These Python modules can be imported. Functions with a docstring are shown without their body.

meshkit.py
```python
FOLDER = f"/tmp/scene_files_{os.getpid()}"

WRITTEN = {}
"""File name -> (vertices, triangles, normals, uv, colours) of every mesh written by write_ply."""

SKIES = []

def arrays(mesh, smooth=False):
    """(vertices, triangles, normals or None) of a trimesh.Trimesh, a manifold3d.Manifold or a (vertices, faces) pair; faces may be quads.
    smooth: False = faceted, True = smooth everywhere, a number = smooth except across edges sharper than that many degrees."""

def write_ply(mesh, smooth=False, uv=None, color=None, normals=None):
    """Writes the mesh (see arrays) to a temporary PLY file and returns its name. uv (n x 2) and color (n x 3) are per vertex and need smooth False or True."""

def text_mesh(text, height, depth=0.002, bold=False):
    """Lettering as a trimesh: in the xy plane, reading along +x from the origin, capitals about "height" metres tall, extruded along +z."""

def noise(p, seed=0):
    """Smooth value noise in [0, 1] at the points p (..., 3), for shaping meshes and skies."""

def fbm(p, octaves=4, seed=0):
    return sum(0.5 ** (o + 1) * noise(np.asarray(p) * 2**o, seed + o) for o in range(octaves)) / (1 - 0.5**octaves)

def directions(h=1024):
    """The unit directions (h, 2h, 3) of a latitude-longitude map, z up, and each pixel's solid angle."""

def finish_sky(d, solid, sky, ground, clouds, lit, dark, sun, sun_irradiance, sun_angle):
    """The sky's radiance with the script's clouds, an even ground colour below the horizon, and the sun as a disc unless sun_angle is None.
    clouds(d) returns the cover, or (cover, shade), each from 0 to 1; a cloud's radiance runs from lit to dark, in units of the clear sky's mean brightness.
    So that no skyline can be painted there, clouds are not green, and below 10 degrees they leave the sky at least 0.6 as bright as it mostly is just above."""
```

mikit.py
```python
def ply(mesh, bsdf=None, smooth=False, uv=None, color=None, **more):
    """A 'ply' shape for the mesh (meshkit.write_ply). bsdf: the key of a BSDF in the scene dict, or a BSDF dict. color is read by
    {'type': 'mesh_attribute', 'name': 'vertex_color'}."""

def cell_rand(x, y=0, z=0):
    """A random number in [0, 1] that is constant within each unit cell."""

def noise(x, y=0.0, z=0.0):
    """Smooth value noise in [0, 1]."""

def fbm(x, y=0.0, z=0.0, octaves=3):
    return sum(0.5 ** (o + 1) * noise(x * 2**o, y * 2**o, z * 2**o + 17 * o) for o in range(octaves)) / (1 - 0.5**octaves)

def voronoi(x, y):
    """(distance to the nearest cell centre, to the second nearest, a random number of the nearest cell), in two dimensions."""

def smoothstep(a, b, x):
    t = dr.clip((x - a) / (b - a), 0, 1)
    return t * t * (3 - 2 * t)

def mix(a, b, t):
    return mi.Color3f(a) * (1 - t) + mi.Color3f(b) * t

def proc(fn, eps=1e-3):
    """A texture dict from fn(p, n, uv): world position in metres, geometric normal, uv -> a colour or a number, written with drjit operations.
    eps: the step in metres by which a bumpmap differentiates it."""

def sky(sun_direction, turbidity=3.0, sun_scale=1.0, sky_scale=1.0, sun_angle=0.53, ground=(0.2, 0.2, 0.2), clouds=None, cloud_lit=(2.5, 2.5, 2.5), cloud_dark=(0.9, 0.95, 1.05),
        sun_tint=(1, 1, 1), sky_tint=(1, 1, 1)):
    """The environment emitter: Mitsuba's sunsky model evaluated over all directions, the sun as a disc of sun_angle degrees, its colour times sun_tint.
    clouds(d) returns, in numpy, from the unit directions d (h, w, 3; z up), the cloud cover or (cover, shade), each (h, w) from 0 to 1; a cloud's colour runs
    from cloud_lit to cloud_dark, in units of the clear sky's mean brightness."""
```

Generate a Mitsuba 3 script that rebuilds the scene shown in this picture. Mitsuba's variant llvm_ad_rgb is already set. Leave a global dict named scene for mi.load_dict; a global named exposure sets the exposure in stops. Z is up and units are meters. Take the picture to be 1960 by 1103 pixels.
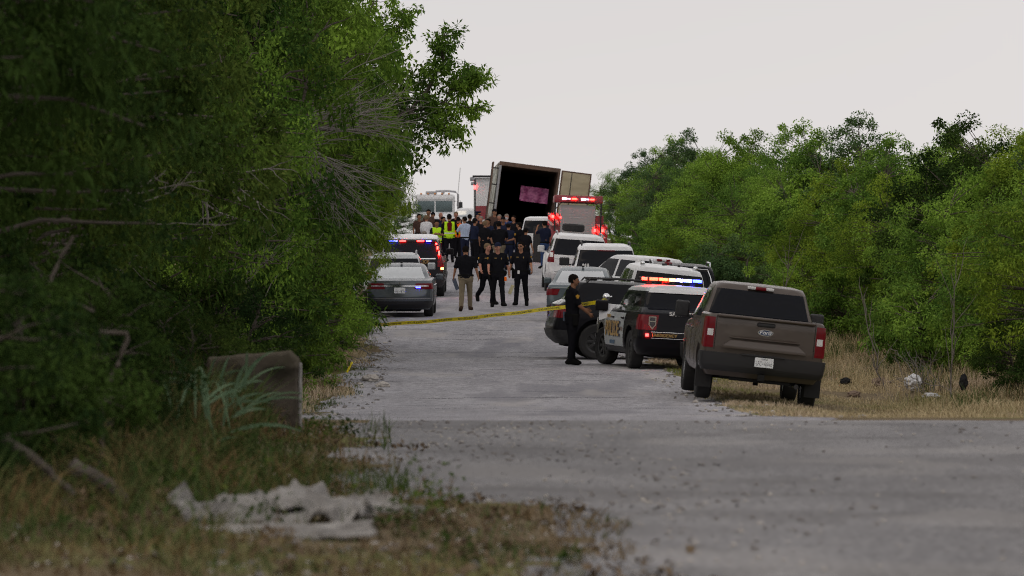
import math, numpy as np, trimesh, mitsuba as mi, drjit as dr, mikit, meshkit
import manifold3d as mf
from scipy.interpolate import PchipInterpolator
from shapely.geometry import Polygon
import shapely

T = mi.ScalarTransform4f
scene, labels = {}, {}

# ------------------------------------------------------------------ camera, sky, exposure
EYE = 1.33                                   # the photographer crouches at the junction; 0 = the ground there
FPX = 10000.0 / 1960.0                       # focal length in picture widths
scene['camera'] = {
    'type': 'thinlens', 'fov': math.degrees(2 * math.atan(0.5 / FPX)), 'fov_axis': 'x',
    'aperture_radius': 0.019, 'focus_distance': 122.0, 'near_clip': 1.0, 'far_clip': 9000.0,
    'to_world': T().look_at(origin=[0, 0, EYE], target=[0, 100, EYE + 0.205], up=[0, 0, 1]),
}

def overcast(d):
    n = meshkit.fbm(d * np.array([2.2, 2.2, 5.0]) + 3.1, 4, 5)
    z = np.clip(d[..., 2], 0, 1)
    return np.ones(d.shape[:2]), np.clip(0.10 + 0.9 * (n - 0.45) + 0.55 * z, 0, 1)

scene['sky_light'] = mikit.sky([-0.45, -0.5, 0.74], turbidity=5, sun_scale=0.10, sun_angle=40, sky_scale=1.0, ground=(0.12, 0.12, 0.09),
                               clouds=overcast, cloud_lit=(2.65, 2.52, 2.46), cloud_dark=(2.05, 2.02, 2.04))
exposure = 1.42

# ------------------------------------------------------------------ materials
def rgb(*c): return {'type': 'rgb', 'value': list(c)}
def mat(key, base, rough=0.5, **k):
    d = {'type': 'principled', 'base_color': rgb(*base) if isinstance(base, tuple) else base, 'roughness': rough}
    d.update(k); scene[key] = {'type': 'twosided', 'bsdf': d}
def dif(key, base):
    scene[key] = {'type': 'twosided', 'bsdf': {'type': 'diffuse', 'reflectance': rgb(*base) if isinstance(base, tuple) else base}}

def leaf_tex(a, b, c, f=0.9):
    def fn(p, n, uv):
        t = mikit.noise(p.x * f, p.y * f * 0.6, p.z * f)
        s = mikit.noise(p.x * 9, p.y * 9, p.z * 9)
        col = mikit.mix(a, b, mikit.smoothstep(0.28, 0.78, t * 0.72 + s * 0.34))
        return mikit.mix(col, c, mikit.smoothstep(0.72, 0.95, mikit.noise(p.x * 23 + 7, p.y * 23, p.z * 23)) * 0.6)
    return mikit.proc(fn)
def leafmat(key, a, b, c, trans=0.38):
    scene[key] = {'type': 'principledthin', 'base_color': leaf_tex(a, b, c), 'roughness': 0.55, 'diff_trans': trans, 'spec_trans': 0.0, 'eta': 1.35}
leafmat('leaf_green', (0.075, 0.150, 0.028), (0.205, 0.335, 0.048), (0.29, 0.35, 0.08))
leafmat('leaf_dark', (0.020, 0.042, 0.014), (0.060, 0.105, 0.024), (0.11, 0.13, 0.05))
leafmat('leaf_fresh', (0.092, 0.185, 0.036), (0.270, 0.430, 0.066), (0.32, 0.40, 0.13))
leafmat('leaf_mid', (0.036, 0.078, 0.018), (0.120, 0.200, 0.032), (0.22, 0.25, 0.06))
leafmat('leaf_olive', (0.030, 0.056, 0.015), (0.092, 0.140, 0.028), (0.21, 0.22, 0.06))
leafmat('leaf_blue', (0.065, 0.125, 0.052), (0.125, 0.205, 0.070), (0.18, 0.23, 0.10))
leafmat('leaf_yellow', (0.100, 0.175, 0.026), (0.250, 0.350, 0.042), (0.31, 0.32, 0.07))
leafmat('cane_leaf', (0.10, 0.17, 0.10), (0.17, 0.25, 0.15), (0.24, 0.30, 0.2), 0.4)

def bark_fn(p, n, uv):
    return mikit.mix((0.075, 0.062, 0.052), (0.17, 0.15, 0.135), mikit.fbm(p.x * 9, p.y * 9, p.z * 3, 3))
dif('bark', mikit.proc(bark_fn))
def dead_fn(p, n, uv):
    return mikit.mix((0.10, 0.085, 0.075), (0.27, 0.245, 0.225), mikit.fbm(p.x * 7, p.y * 7, p.z * 7, 2))
dif('dead_wood', mikit.proc(dead_fn))
dif('grey_twig', mikit.proc(lambda p, n, uv: mikit.mix((0.14, 0.125, 0.115), (0.33, 0.305, 0.29), mikit.fbm(p.x * 5, p.y * 5, p.z * 5, 2))))
def dry_fn(p, n, uv):
    t = mikit.fbm(p.x * 0.55, p.y * 0.3, p.z, 2)
    s = mikit.noise(p.x * 31, p.y * 31, p.z * 5)
    c = mikit.mix((0.36, 0.29, 0.165), (0.60, 0.495, 0.315), s)
    c = mikit.mix(c, (0.50, 0.40, 0.29), mikit.smoothstep(0.45, 0.7, mikit.fbm(p.x * 0.8 + 30, p.y * 0.35, 1, 2)))
    return mikit.mix(c, (0.15, 0.17, 0.05), mikit.smoothstep(0.50, 0.76, t + 0.25 * (s - 0.5)))
dif('dry_grass', mikit.proc(dry_fn))
def weed_fn(p, n, uv):
    s = mikit.noise(p.x * 17, p.y * 17, p.z * 3)
    t = mikit.fbm(p.x * 1.6, p.y * 0.9, p.z * 1.2, 2)
    c = mikit.mix((0.035, 0.062, 0.02), (0.115, 0.155, 0.055), s)
    return mikit.mix(c, (0.19, 0.13, 0.065), mikit.smoothstep(0.45, 0.72, t + 0.3 * (s - 0.5)))
dif('weed', mikit.proc(weed_fn))
def brown_fn(p, n, uv):
    s = mikit.noise(p.x * 19, p.y * 19, p.z * 3)
    c = mikit.mix((0.085, 0.058, 0.034), (0.24, 0.18, 0.105), s)
    return mikit.mix(c, (0.06, 0.085, 0.03), mikit.smoothstep(0.5, 0.7, mikit.fbm(p.x * 1.7, p.y * 1.2, 4, 2)))
dif('brown_weed', mikit.proc(brown_fn))
def dleaf_fn(p, n, uv):
    return mikit.mix((0.065, 0.045, 0.03), (0.22, 0.165, 0.11), mikit.noise(p.x * 21, p.y * 21, p.z * 21))
dif('dead_leaf', mikit.proc(dleaf_fn))

def soil_fn(p, n, uv):
    t = mikit.fbm(p.x * 0.5, p.y * 0.35, 0, 4)
    s = mikit.fbm(p.x * 14, p.y * 9, 0, 3)
    c = mikit.mix((0.095, 0.075, 0.052), (0.25, 0.20, 0.135), s)
    return mikit.mix(c, (0.16, 0.155, 0.07), mikit.smoothstep(0.45, 0.7, t))
dif('soil', mikit.proc(soil_fn))
def road_fn(p, n, uv):
    s = 0.5 * mikit.noise(p.x * 60, p.y * 45, 0) + 0.5 * mikit.noise(p.x * 24, p.y * 3.2, 1)
    m = mikit.fbm(p.x * 1.3, p.y * 0.25, 0, 4)
    g = mikit.fbm(p.x * 7, p.y * 2.5, 3, 3)
    c = mikit.mix((0.185, 0.182, 0.198), (0.470, 0.462, 0.488), 0.6 * s + 0.45 * m + 0.5 * (g - 0.5))
    # tar-filled transverse cracks and darker wheel lanes
    yy = p.y + 2.2 * (mikit.noise(p.x * 0.5, p.y * 0.05, 9) - 0.5) + 0.5 * mikit.noise(p.x * 3, p.y * 0.3, 4)
    row = dr.floor(yy / 4.1)
    d = dr.abs(yy - (row + 0.15 + 0.7 * mikit.cell_rand(row, 5)) * 4.1)
    on = mikit.smoothstep(0.52, 0.66, mikit.noise(p.x * 0.8 + row * 7.7, row * 3.1, 1))
    crack = (1 - mikit.smoothstep(0.05, 0.22, d)) * on
    patch = mikit.smoothstep(0.58, 0.72, mikit.fbm(p.x * 0.8 + 40, p.y * 0.12, 2, 3))
    c = mikit.mix(c, (0.10, 0.10, 0.105), crack * 0.75)
    c = mikit.mix(c, (0.21, 0.207, 0.23), patch * 0.6)
    return mikit.mix(c, (0.46, 0.435, 0.42), mikit.smoothstep(0.6, 0.8, mikit.fbm(p.x * 1.1 + 70, p.y * 0.2, 8, 3)) * 0.45)
dif('asphalt', mikit.proc(road_fn))
def junction_fn(p, n, uv):
    s = mikit.noise(p.x * 38, p.y * 9, 0)
    s2 = mikit.noise(p.x * 85, p.y * 60, 2)
    m = mikit.fbm(p.x * 0.9, p.y * 0.22, 5, 4)
    lane = mikit.fbm(p.x * 0.25 + 3, p.y * 0.5, 11, 2)
    c = mikit.mix((0.140, 0.138, 0.144), (0.372, 0.365, 0.374), 0.50 * s + 0.34 * s2 + 0.5 * (m - 0.42))
    c = mikit.mix(c, (0.205, 0.200, 0.205), mikit.smoothstep(0.5, 0.75, lane) * 0.6)
    st = mikit.fbm(p.x * 1.1 + 20, p.y * 0.9, 21, 4)
    c = mikit.mix(c, (0.135, 0.13, 0.13), mikit.smoothstep(0.57, 0.70, st) * 0.30)
    return mikit.mix(c, (0.42, 0.40, 0.385), mikit.smoothstep(0.58, 0.75, mikit.fbm(p.x * 0.7 + 50, p.y * 0.35, 31, 3)) * 0.22)
dif('gravel_asphalt', mikit.proc(junction_fn))
def conc_fn(p, n, uv):
    m = mikit.fbm(p.x * 5, p.y * 5, p.z * 5, 4)
    g = mikit.smoothstep(0.40, 0.62, mikit.fbm(p.x * 2.6 + 9, p.y * 2, p.z * 3.2, 3))
    f = mikit.fbm(p.x * 16, p.y * 16, p.z * 22, 3)
    c = mikit.mix((0.040, 0.032, 0.026), (0.15, 0.13, 0.11), 0.6 * m + 0.6 * (f - 0.2))
    c = mikit.mix(c, (0.020, 0.020, 0.014), g * 0.8)
    return mikit.mix(c, (0.12, 0.105, 0.08), mikit.smoothstep(0.70, 0.80, p.z + 0.16 * f) * 0.6)
dif('old_concrete', mikit.proc(conc_fn))
def slab_fn(p, n, uv):
    return mikit.mix((0.095, 0.088, 0.082), (0.43, 0.415, 0.40), mikit.fbm(p.x * 9, p.y * 9, p.z * 14, 4))
dif('pale_concrete', mikit.proc(slab_fn))
dif('stone_dark', (0.13, 0.125, 0.128)); dif('stone_mid', (0.22, 0.205, 0.20)); dif('stone_pale', (0.47, 0.44, 0.41))

def paint(key, c, rough=0.32, coat=1.0, metal=0.0, dirt=0.35, spec=0.5):
    def fn(p, n, uv):
        d = mikit.fbm(p.x * 3, p.y * 3, p.z * 5, 3)
        return mikit.mix(c, (0.22, 0.19, 0.16), mikit.smoothstep(0.45, 0.8, d) * dirt)
    mat(key, mikit.proc(fn), rough, clearcoat=coat, clearcoat_gloss=0.92, metallic=metal, specular=spec)
paint('paint_white', (0.62, 0.63, 0.65), 0.35, dirt=0.12)
paint('paint_silver', (0.42, 0.44, 0.46), 0.30, metal=0.45, dirt=0.15)
paint('paint_grey', (0.075, 0.09, 0.105), 0.22, metal=0.5, dirt=0.12)
paint('paint_blue', (0.075, 0.10, 0.115), 0.25, metal=0.35, dirt=0.12)
paint('paint_brown', (0.068, 0.052, 0.043), 0.28, coat=0.6, metal=0.25, dirt=0.16)
paint('paint_police_white', (0.36, 0.385, 0.40), 0.35, dirt=0.14)
paint('paint_black', (0.008, 0.008, 0.011), 0.28, coat=0.0, dirt=0.02, spec=0.14)
paint('paint_red', (0.22, 0.012, 0.022), 0.3, dirt=0.1)
def trailer_fn(p, n, uv):
    r = mikit.smoothstep(0.42, 0.68, mikit.fbm(p.x * 1.7, p.y * 0.9, p.z * 1.7, 4))
    return mikit.mix((0.50, 0.52, 0.49), (0.13, 0.075, 0.05), r * 0.7)
mat('trailer_skin', mikit.proc(trailer_fn), 0.5)
def rust_fn(p, n, uv):
    r = mikit.fbm(p.x * 4, p.y * 3, p.z * 4, 4)
    return mikit.mix((0.045, 0.03, 0.025), (0.20, 0.12, 0.085), r)
mat('rusty_steel', mikit.proc(rust_fn), 0.7)
def ply_fn(p, n, uv):
    r = mikit.fbm(p.x * 2, p.y * 2, p.z * 5, 4)
    return mikit.mix((0.33, 0.28, 0.19), (0.56, 0.50, 0.37), r)
dif('door_lining', mikit.proc(ply_fn))
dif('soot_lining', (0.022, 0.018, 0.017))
def pink_fn(p, n, uv):
    r = mikit.fbm(p.x * 5, p.y * 2, p.z * 3.2, 3); s = mikit.noise(p.x * 16, 0, p.z * 16)
    return mikit.mix((0.42, 0.06, 0.24), (0.80, 0.25, 0.52), mikit.smoothstep(0.3, 0.75, r + 0.3 * (s - 0.5)))
mat('pink_sheet', mikit.proc(pink_fn), 0.3)
mat('tint_glass', (0.004, 0.005, 0.009), 0.07, specular=0.17)
mat('pale_glass', (0.48, 0.50, 0.51), 0.10, metallic=0.9, clearcoat=1.0)
mat('truck_glass', (0.10, 0.14, 0.15), 0.12, metallic=0.6, clearcoat=1.0)
mat('rubber', (0.018, 0.018, 0.019), 0.85)
mat('trim_black', (0.016, 0.016, 0.018), 0.5)
mat('under_black', (0.006, 0.006, 0.006), 0.9)
mat('steel_dark', (0.03, 0.03, 0.032), 0.4, metallic=0.3)
mat('alloy', (0.36, 0.36, 0.38), 0.3, metallic=0.9)
mat('chrome', (0.75, 0.76, 0.78), 0.12, metallic=1.0)
mat('lamp_red', (0.15, 0.005, 0.010), 0.18, specular=0.25)
mat('lamp_clear', (0.62, 0.62, 0.62), 0.12, clearcoat=1.0)
mat('lamp_amber', (0.60, 0.22, 0.03), 0.15)
mat('plate_white', (0.72, 0.74, 0.76), 0.4)
mat('plate_ink', (0.02, 0.025, 0.05), 0.5)
mat('badge_blue', (0.02, 0.045, 0.12), 0.2, clearcoat=1.0)
mat('gold', (0.42, 0.27, 0.10), 0.4, metallic=0.2)
mat('decal_white', (0.70, 0.70, 0.70), 0.4)
mat('decal_dark', (0.06, 0.06, 0.07), 0.4)
mat('decal_band', (0.21, 0.17, 0.16), 0.4)
mat('decal_blue', (0.10, 0.16, 0.24), 0.4)
mat('decal_pink', (0.42, 0.10, 0.30), 0.4)
def chev_fn(p, n, uv):
    k = (p.x + p.z) * 3.4
    f = k - dr.floor(k)
    return dr.select(f > 0.5, mi.Color3f(0.24, 0.015, 0.025), mi.Color3f(0.40, 0.38, 0.37))
mat('chevron', mikit.proc(chev_fn), 0.4)
mat('grey_panel', (0.32, 0.32, 0.33), 0.45)
mat('tape_yellow', (0.80, 0.66, 0.02), 0.4)
mat('tape_ink', (0.03, 0.03, 0.02), 0.5)
dif('litter_white', (0.62, 0.63, 0.66)); dif('litter_dark', (0.03, 0.03, 0.032)); dif('litter_brown', (0.20, 0.15, 0.12))
for k, c in dict(skin_tan=(0.33, 0.17, 0.11), skin_brown=(0.26, 0.135, 0.085), skin_pink=(0.42, 0.21, 0.155), hair_black=(0.012, 0.01, 0.009), hair_grey=(0.20, 0.18, 0.16),
                 hair_fair=(0.17, 0.12, 0.075), cloth_black=(0.012, 0.012, 0.015), cloth_navy=(0.018, 0.022, 0.045), cloth_khaki=(0.20, 0.165, 0.115), cloth_white=(0.62, 0.63, 0.66),
                 cloth_pale_blue=(0.42, 0.50, 0.66), cloth_maroon=(0.12, 0.011, 0.016), cloth_blue=(0.04, 0.07, 0.17), cloth_brown=(0.09, 0.055, 0.045), vest_lime=(0.48, 0.80, 0.03),
                 vest_orange=(0.85, 0.16, 0.02), tape_silver=(0.6, 0.6, 0.58), boot_brown=(0.05, 0.032, 0.022), boot_black=(0.012, 0.012, 0.012), paper=(0.55, 0.5, 0.3), slate=(0.10, 0.12, 0.16), patch_gold=(0.45, 0.25, 0.04)).items():
    dif(k, c)

# ------------------------------------------------------------------ naming, adding
_used = {}
def numbered(name):
    n = _used.get(name, -1) + 1
    _used[name] = n
    return name if n == 0 else f'{name}_{n:03d}'
def tag(key, label=None, category=None, group=None, kind=None):
    d = {k: v for k, v in dict(label=label, category=category, group=group, kind=kind).items() if v}
    if d: labels[key] = d
def to_tm(m):
    if isinstance(m, mf.Manifold):
        k = m.to_mesh()
        return trimesh.Trimesh(np.array(k.vert_properties[:, :3], float), np.array(k.tri_verts, int), process=False)
    return m
LAMP = 1.0
class Thing:
    def __init__(self, name, label=None, category=None, group=None, xf=None, kind=None):
        self.key, self.xf = numbered(name), xf
        tag(self.key, label, category, group, kind)
    def parts(self, name, meshes, *a, **k):
        for q in meshes: self.part(name, q, *a, **k)
    def part(self, name, mesh, m, parent=None, label=None, smooth=35, emit=None, kind=None):
        mesh = to_tm(mesh)
        if mesh is None or len(mesh.faces) == 0: return None
        key = numbered((parent or self.key) + '__' + name)
        d = mikit.ply(mesh, m, smooth=smooth)
        if self.xf is not None: d['to_world'] = self.xf
        if emit is not None: d['emitter'] = {'type': 'area', 'radiance': rgb(*[LAMP * v for v in emit])}
        scene[key] = d
        tag(key, label, kind=kind)
        return key
def single(name, mesh, m, label=None, category=None, group=None, kind=None, xf=None, smooth=35):
    key = numbered(name)
    d = mikit.ply(to_tm(mesh), m, smooth=smooth)
    if xf is not None: d['to_world'] = xf
    scene[key] = d
    tag(key, label, category, group, kind)
    return key

# ------------------------------------------------------------------ mesh helpers
def man(tm):
    return mf.Manifold(mf.Mesh(np.ascontiguousarray(tm.vertices, np.float32), np.ascontiguousarray(tm.faces, np.uint32)))
def mbox(x0, x1, y0, y1, z0, z1):
    return mf.Manifold.cube([x1 - x0, y1 - y0, z1 - z0]).translate([x0, y0, z0])
def box(x0, x1, y0, y1, z0, z1, r=0.0):
    if r <= 0: return to_tm(mbox(x0, x1, y0, y1, z0, z1))
    s = [mf.Manifold.sphere(r, 8).translate([x, y, z]) for x in (x0 + r, x1 - r) for y in (y0 + r, y1 - r) for z in (z0 + r, z1 - r)]
    return to_tm(mf.Manifold.batch_hull(s))
def prism_xz(pts, y0, y1):
    return mf.CrossSection([np.array(pts, float)], mf.FillRule.NonZero).extrude(y1 - y0).rotate([90, 0, 0]).translate([0, y1, 0])
def prism_yz(pts, x0, x1):
    return mf.CrossSection([np.array(pts, float)], mf.FillRule.NonZero).extrude(x1 - x0).rotate([90, 0, 90]).translate([x0, 0, 0])
def tube(pts, radii, sides=6):
    p = np.asarray(pts, float); r = np.broadcast_to(radii, (len(p),))
    t = np.gradient(p, axis=0); t /= np.linalg.norm(t, axis=1, keepdims=True) + 1e-9
    a = np.cross(t, np.where(np.abs(t[:, 2:]) < 0.9, [0, 0, 1.0], [1.0, 0, 0])); a /= np.linalg.norm(a, axis=1, keepdims=True) + 1e-9
    b = np.cross(t, a); g = np.arange(sides) * 2 * np.pi / sides
    v = p[:, None] + r[:, None, None] * (np.cos(g)[None, :, None] * a[:, None] + np.sin(g)[None, :, None] * b[:, None])
    i, j = np.meshgrid(np.arange(len(p) - 1), np.arange(sides), indexing='ij')
    q = np.stack([i * sides + j, i * sides + (j + 1) % sides, (i + 1) * sides + (j + 1) % sides, (i + 1) * sides + j], -1).reshape(-1, 4)
    v = np.vstack([v.reshape(-1, 3), p[:1], p[-1:]]); n = len(p) * sides
    j = np.arange(sides); e = (len(p) - 1) * sides
    f = np.vstack([q[:, [0, 2, 1]], q[:, [0, 3, 2]], np.stack([j * 0 + n, j, (j + 1) % sides], 1), np.stack([j * 0 + n + 1, e + (j + 1) % sides, e + j], 1)])
    return trimesh.Trimesh(v, f, process=False)
def cat(ms):
    return trimesh.util.concatenate([to_tm(m) for m in ms])
def lathe(prof, n=28, axis='x'):
    m = trimesh.creation.revolve(np.array(prof, float), sections=n)
    if axis == 'x': m.apply_transform(trimesh.transformations.rotation_matrix(math.pi / 2, [0, 1, 0]))
    return m
def text(s, h, depth=0.01, bold=True, center=True):
    m = meshkit.text_mesh(s, h, depth, bold)
    if center: m.apply_translation([-(m.bounds[0][0] + m.bounds[1][0]) / 2, 0, 0])
    return m
def rot(m, deg, ax):
    m = m.copy(); m.apply_transform(trimesh.transformations.rotation_matrix(math.radians(deg), ax)); return m
def mv(m, v):
    m = m.copy(); m.apply_translation(v); return m
def on_rear(m, x, y, z, tilt=0):      # lettering made in xy, set upright facing -y (read from behind)
    return mv(rot(rot(m, 90, [1, 0, 0]), -tilt, [1, 0, 0]), [x, y, z])
def on_left(m, x, y, z, tilt=0):      # facing -x, read from the left (front of vehicle is +y, i.e. at the reader's left)
    return mv(rot(rot(rot(m, 90, [1, 0, 0]), -tilt, [1, 0, 0]), -90, [0, 0, 1]), [x, y, z])

# ------------------------------------------------------------------ terrain
_gy = np.array([-60, 0, 57, 63, 70, 85, 95, 105, 112, 120, 128, 135, 143, 152, 161, 168, 185, 200, 222, 250, 280, 300, 340, 420, 700, 1500, 6000.])
_gz = np.array([0, 0, 0, -.09, -.24, -.36, -.2, -.06, .02, .18, .38, .58, .82, 1.06, 1.36, 1.66, 2.25, 2.77, 3.4, 4.15, 4.6, 4.72, 4.8, 4.5, 3.0, 1.0, 0.0])
G = PchipInterpolator(_gy, _gz)
_cy = np.array([-60, 0, 85, 105, 125, 155, 200, 250, 312, 400, 700, 6000.])
_cx = np.array([.25, .25, .25, 0, -.35, -.9, -2.2, -3.4, -4.6, -7, -18, -250.])
C = PchipInterpolator(_cy, _cx)
def near_lim(y):                              # where the weeds of the left foreground end and the gravel begins
    k = sst(33.0, 36.5, y)
    return (0.25 - (y - 25) * 0.03) * (1 - k) + (-1.15 - (y - 35) * 0.03) * k
def sst(a, b, x):
    t = np.clip((x - a) / (b - a), 0, 1); return t * t * (3 - 2 * t)
def H(x, y):
    x, y = np.asarray(x, float), np.asarray(y, float)
    u = x - C(y); far = sst(58, 74, y)
    tr, tl = np.maximum(u - 3.0, 0), np.maximum(-u - 3.2, 0)
    side = -0.085 * np.minimum(tr, 3.2) + 0.06 * np.clip(tr - 4.0, 0, 8) - 0.05 * np.minimum(tl, 2.0) + 0.05 * np.clip(tl - 2.5, 0, 8)
    rough = (meshkit.fbm(np.stack([x * 0.9, y * 0.5, x * 0], -1), 3, 3) - 0.5)
    off = np.clip(np.maximum(tr, tl) * 1.2, 0, 1)
    near = (1 - far) * (0.10 * sst(0.6, 2.6, -x - 0.04 * (y - 30)))
    return G(y) + far * side * (1 - sst(300, 420, y)) + 0.12 * rough * off * far + near + 0.02 * rough
def leaf_cloud(C0, R0, n_each, lw, rng, droop=0.3, flat=0.75):
    n = len(C0) * n_each
    c = np.repeat(C0, n_each, 0); r = np.repeat(R0, n_each)[:, None]
    g = rng.normal(0, 1, (n, 3)); g /= np.linalg.norm(g, axis=1, keepdims=True)
    p = c + g * r * (rng.random((n, 1)) ** 0.45) * np.array([1, 1, flat])
    d = g * 0.6 + rng.normal(0, 0.7, (n, 3)) + np.array([0, 0, -droop]); d /= np.linalg.norm(d, axis=1, keepdims=True)
    u = rng.normal(0, 0.6, (n, 3)) + np.array([0, 0, 1.0])
    s = np.cross(d, u); s /= np.linalg.norm(s, axis=1, keepdims=True) + 1e-9
    L = lw[0] * rng.uniform(0.6, 1.35, (n, 1)); W = lw[1] * rng.uniform(0.6, 1.35, (n, 1))
    V = np.stack([p, p + d * L * 0.45 + s * W / 2, p + d * L + np.array([0, 0, -0.12]) * L, p + d * L * 0.45 - s * W / 2], 1)
    F = np.array([[0, 1, 2], [0, 2, 3]])[None] + (np.arange(n) * 4)[:, None, None]
    return V.reshape(-1, 3), F.reshape(-1, 3)

# ------------------------------------------------------------------ ground, road, junction (one grid, split by what lies there)
def build_ground():
    ys = np.concatenate([np.arange(-20, 20, 4), np.arange(20, 64, 0.4), np.arange(64, 170, 0.8), np.arange(170, 420, 3), np.geomspace(420, 6000, 30)])
    d = np.concatenate([np.arange(0, 9, 0.2), np.arange(9, 16, 0.5), np.geomspace(16, 3000, 30)])
    us = np.concatenate([-d[:0:-1], d])
    Y, U = np.meshgrid(ys, us, indexing='ij')
    wob = (meshkit.fbm(np.stack([Y * 0.35, np.sign(U) * 9.1 + 0 * Y, 0 * Y], -1), 4, 2) - 0.5) * 1.5
    k = np.clip(1 - np.abs(np.abs(U) - 3.2) / 1.2, 0, 1)
    U2 = U + wob * k
    X = C(Y) + U2
    V = np.stack([X, Y, H(X, Y)], -1).reshape(-1, 3)
    ny, nu = Y.shape
    i, j = np.meshgrid(np.arange(ny - 1), np.arange(nu - 1), indexing='ij')
    a = i * nu + j
    q = np.stack([a, a + 1, a + nu + 1, a + nu], -1).reshape(-1, 4)
    yc = V[q][:, :, 1].mean(1); xc = V[q][:, :, 0].mean(1); uc = Y.ravel()[q].mean(1) * 0 + U.ravel()[q].mean(1)
    edge = near_lim(yc) + (meshkit.fbm(np.stack([xc * 1.5, yc * 0.6, xc * 0], -1), 3, 8) - 0.5) * 1.2
    junction = (yc < 57.2) & (xc > np.where(yc > 50, np.minimum(edge, -1.6), edge)) & (yc > 22)
    road = (~junction) & (np.abs(uc) < 3.2) & (yc >= 57.2) & (yc < 700)
    def sub(m):
        t = np.vstack([q[m][:, [0, 1, 2]], q[m][:, [0, 2, 3]]])
        used, inv = np.unique(t, return_inverse=True)
        return trimesh.Trimesh(V[used], inv.reshape(-1, 3), process=False)
    single('ground', sub(~junction & ~road), 'soil', kind='structure', smooth=True, label='dry grassy earth of the road verges')
    single('road', sub(road), 'asphalt', kind='structure', smooth=True, label='worn grey two-lane road climbing the rise')
    single('junction_pavement', sub(junction), 'gravel_asphalt', kind='structure', smooth=True, label='gravel-strewn pavement of the junction in front')
build_ground()

def stones(n, rng, xr, yr, size, keep=None):
    base = trimesh.creation.icosphere(subdivisions=0)
    x, y = rng.uniform(*xr, n), rng.uniform(*yr, n)
    if keep is not None:
        m = keep(x, y); x, y = x[m], y[m]; n = len(x)
    r = size[0] + (size[1] - size[0]) * rng.random(n) ** 3
    sc = r[:, None, None] * rng.uniform(0.6, 1.3, (n, 12, 1)) * np.stack([rng.uniform(.8, 1.3, n), rng.uniform(.8, 1.3, n), rng.uniform(.5, .9, n)], -1)[:, None]
    V = base.vertices[None] * sc + np.stack([x, y, H(x, y) + r * 0.25], -1)[:, None]
    F = base.faces[None] + (np.arange(n) * 12)[:, None, None]
    return trimesh.Trimesh(V.reshape(-1, 3), F.reshape(-1, 3), process=False)
rng = np.random.default_rng(11)
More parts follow.
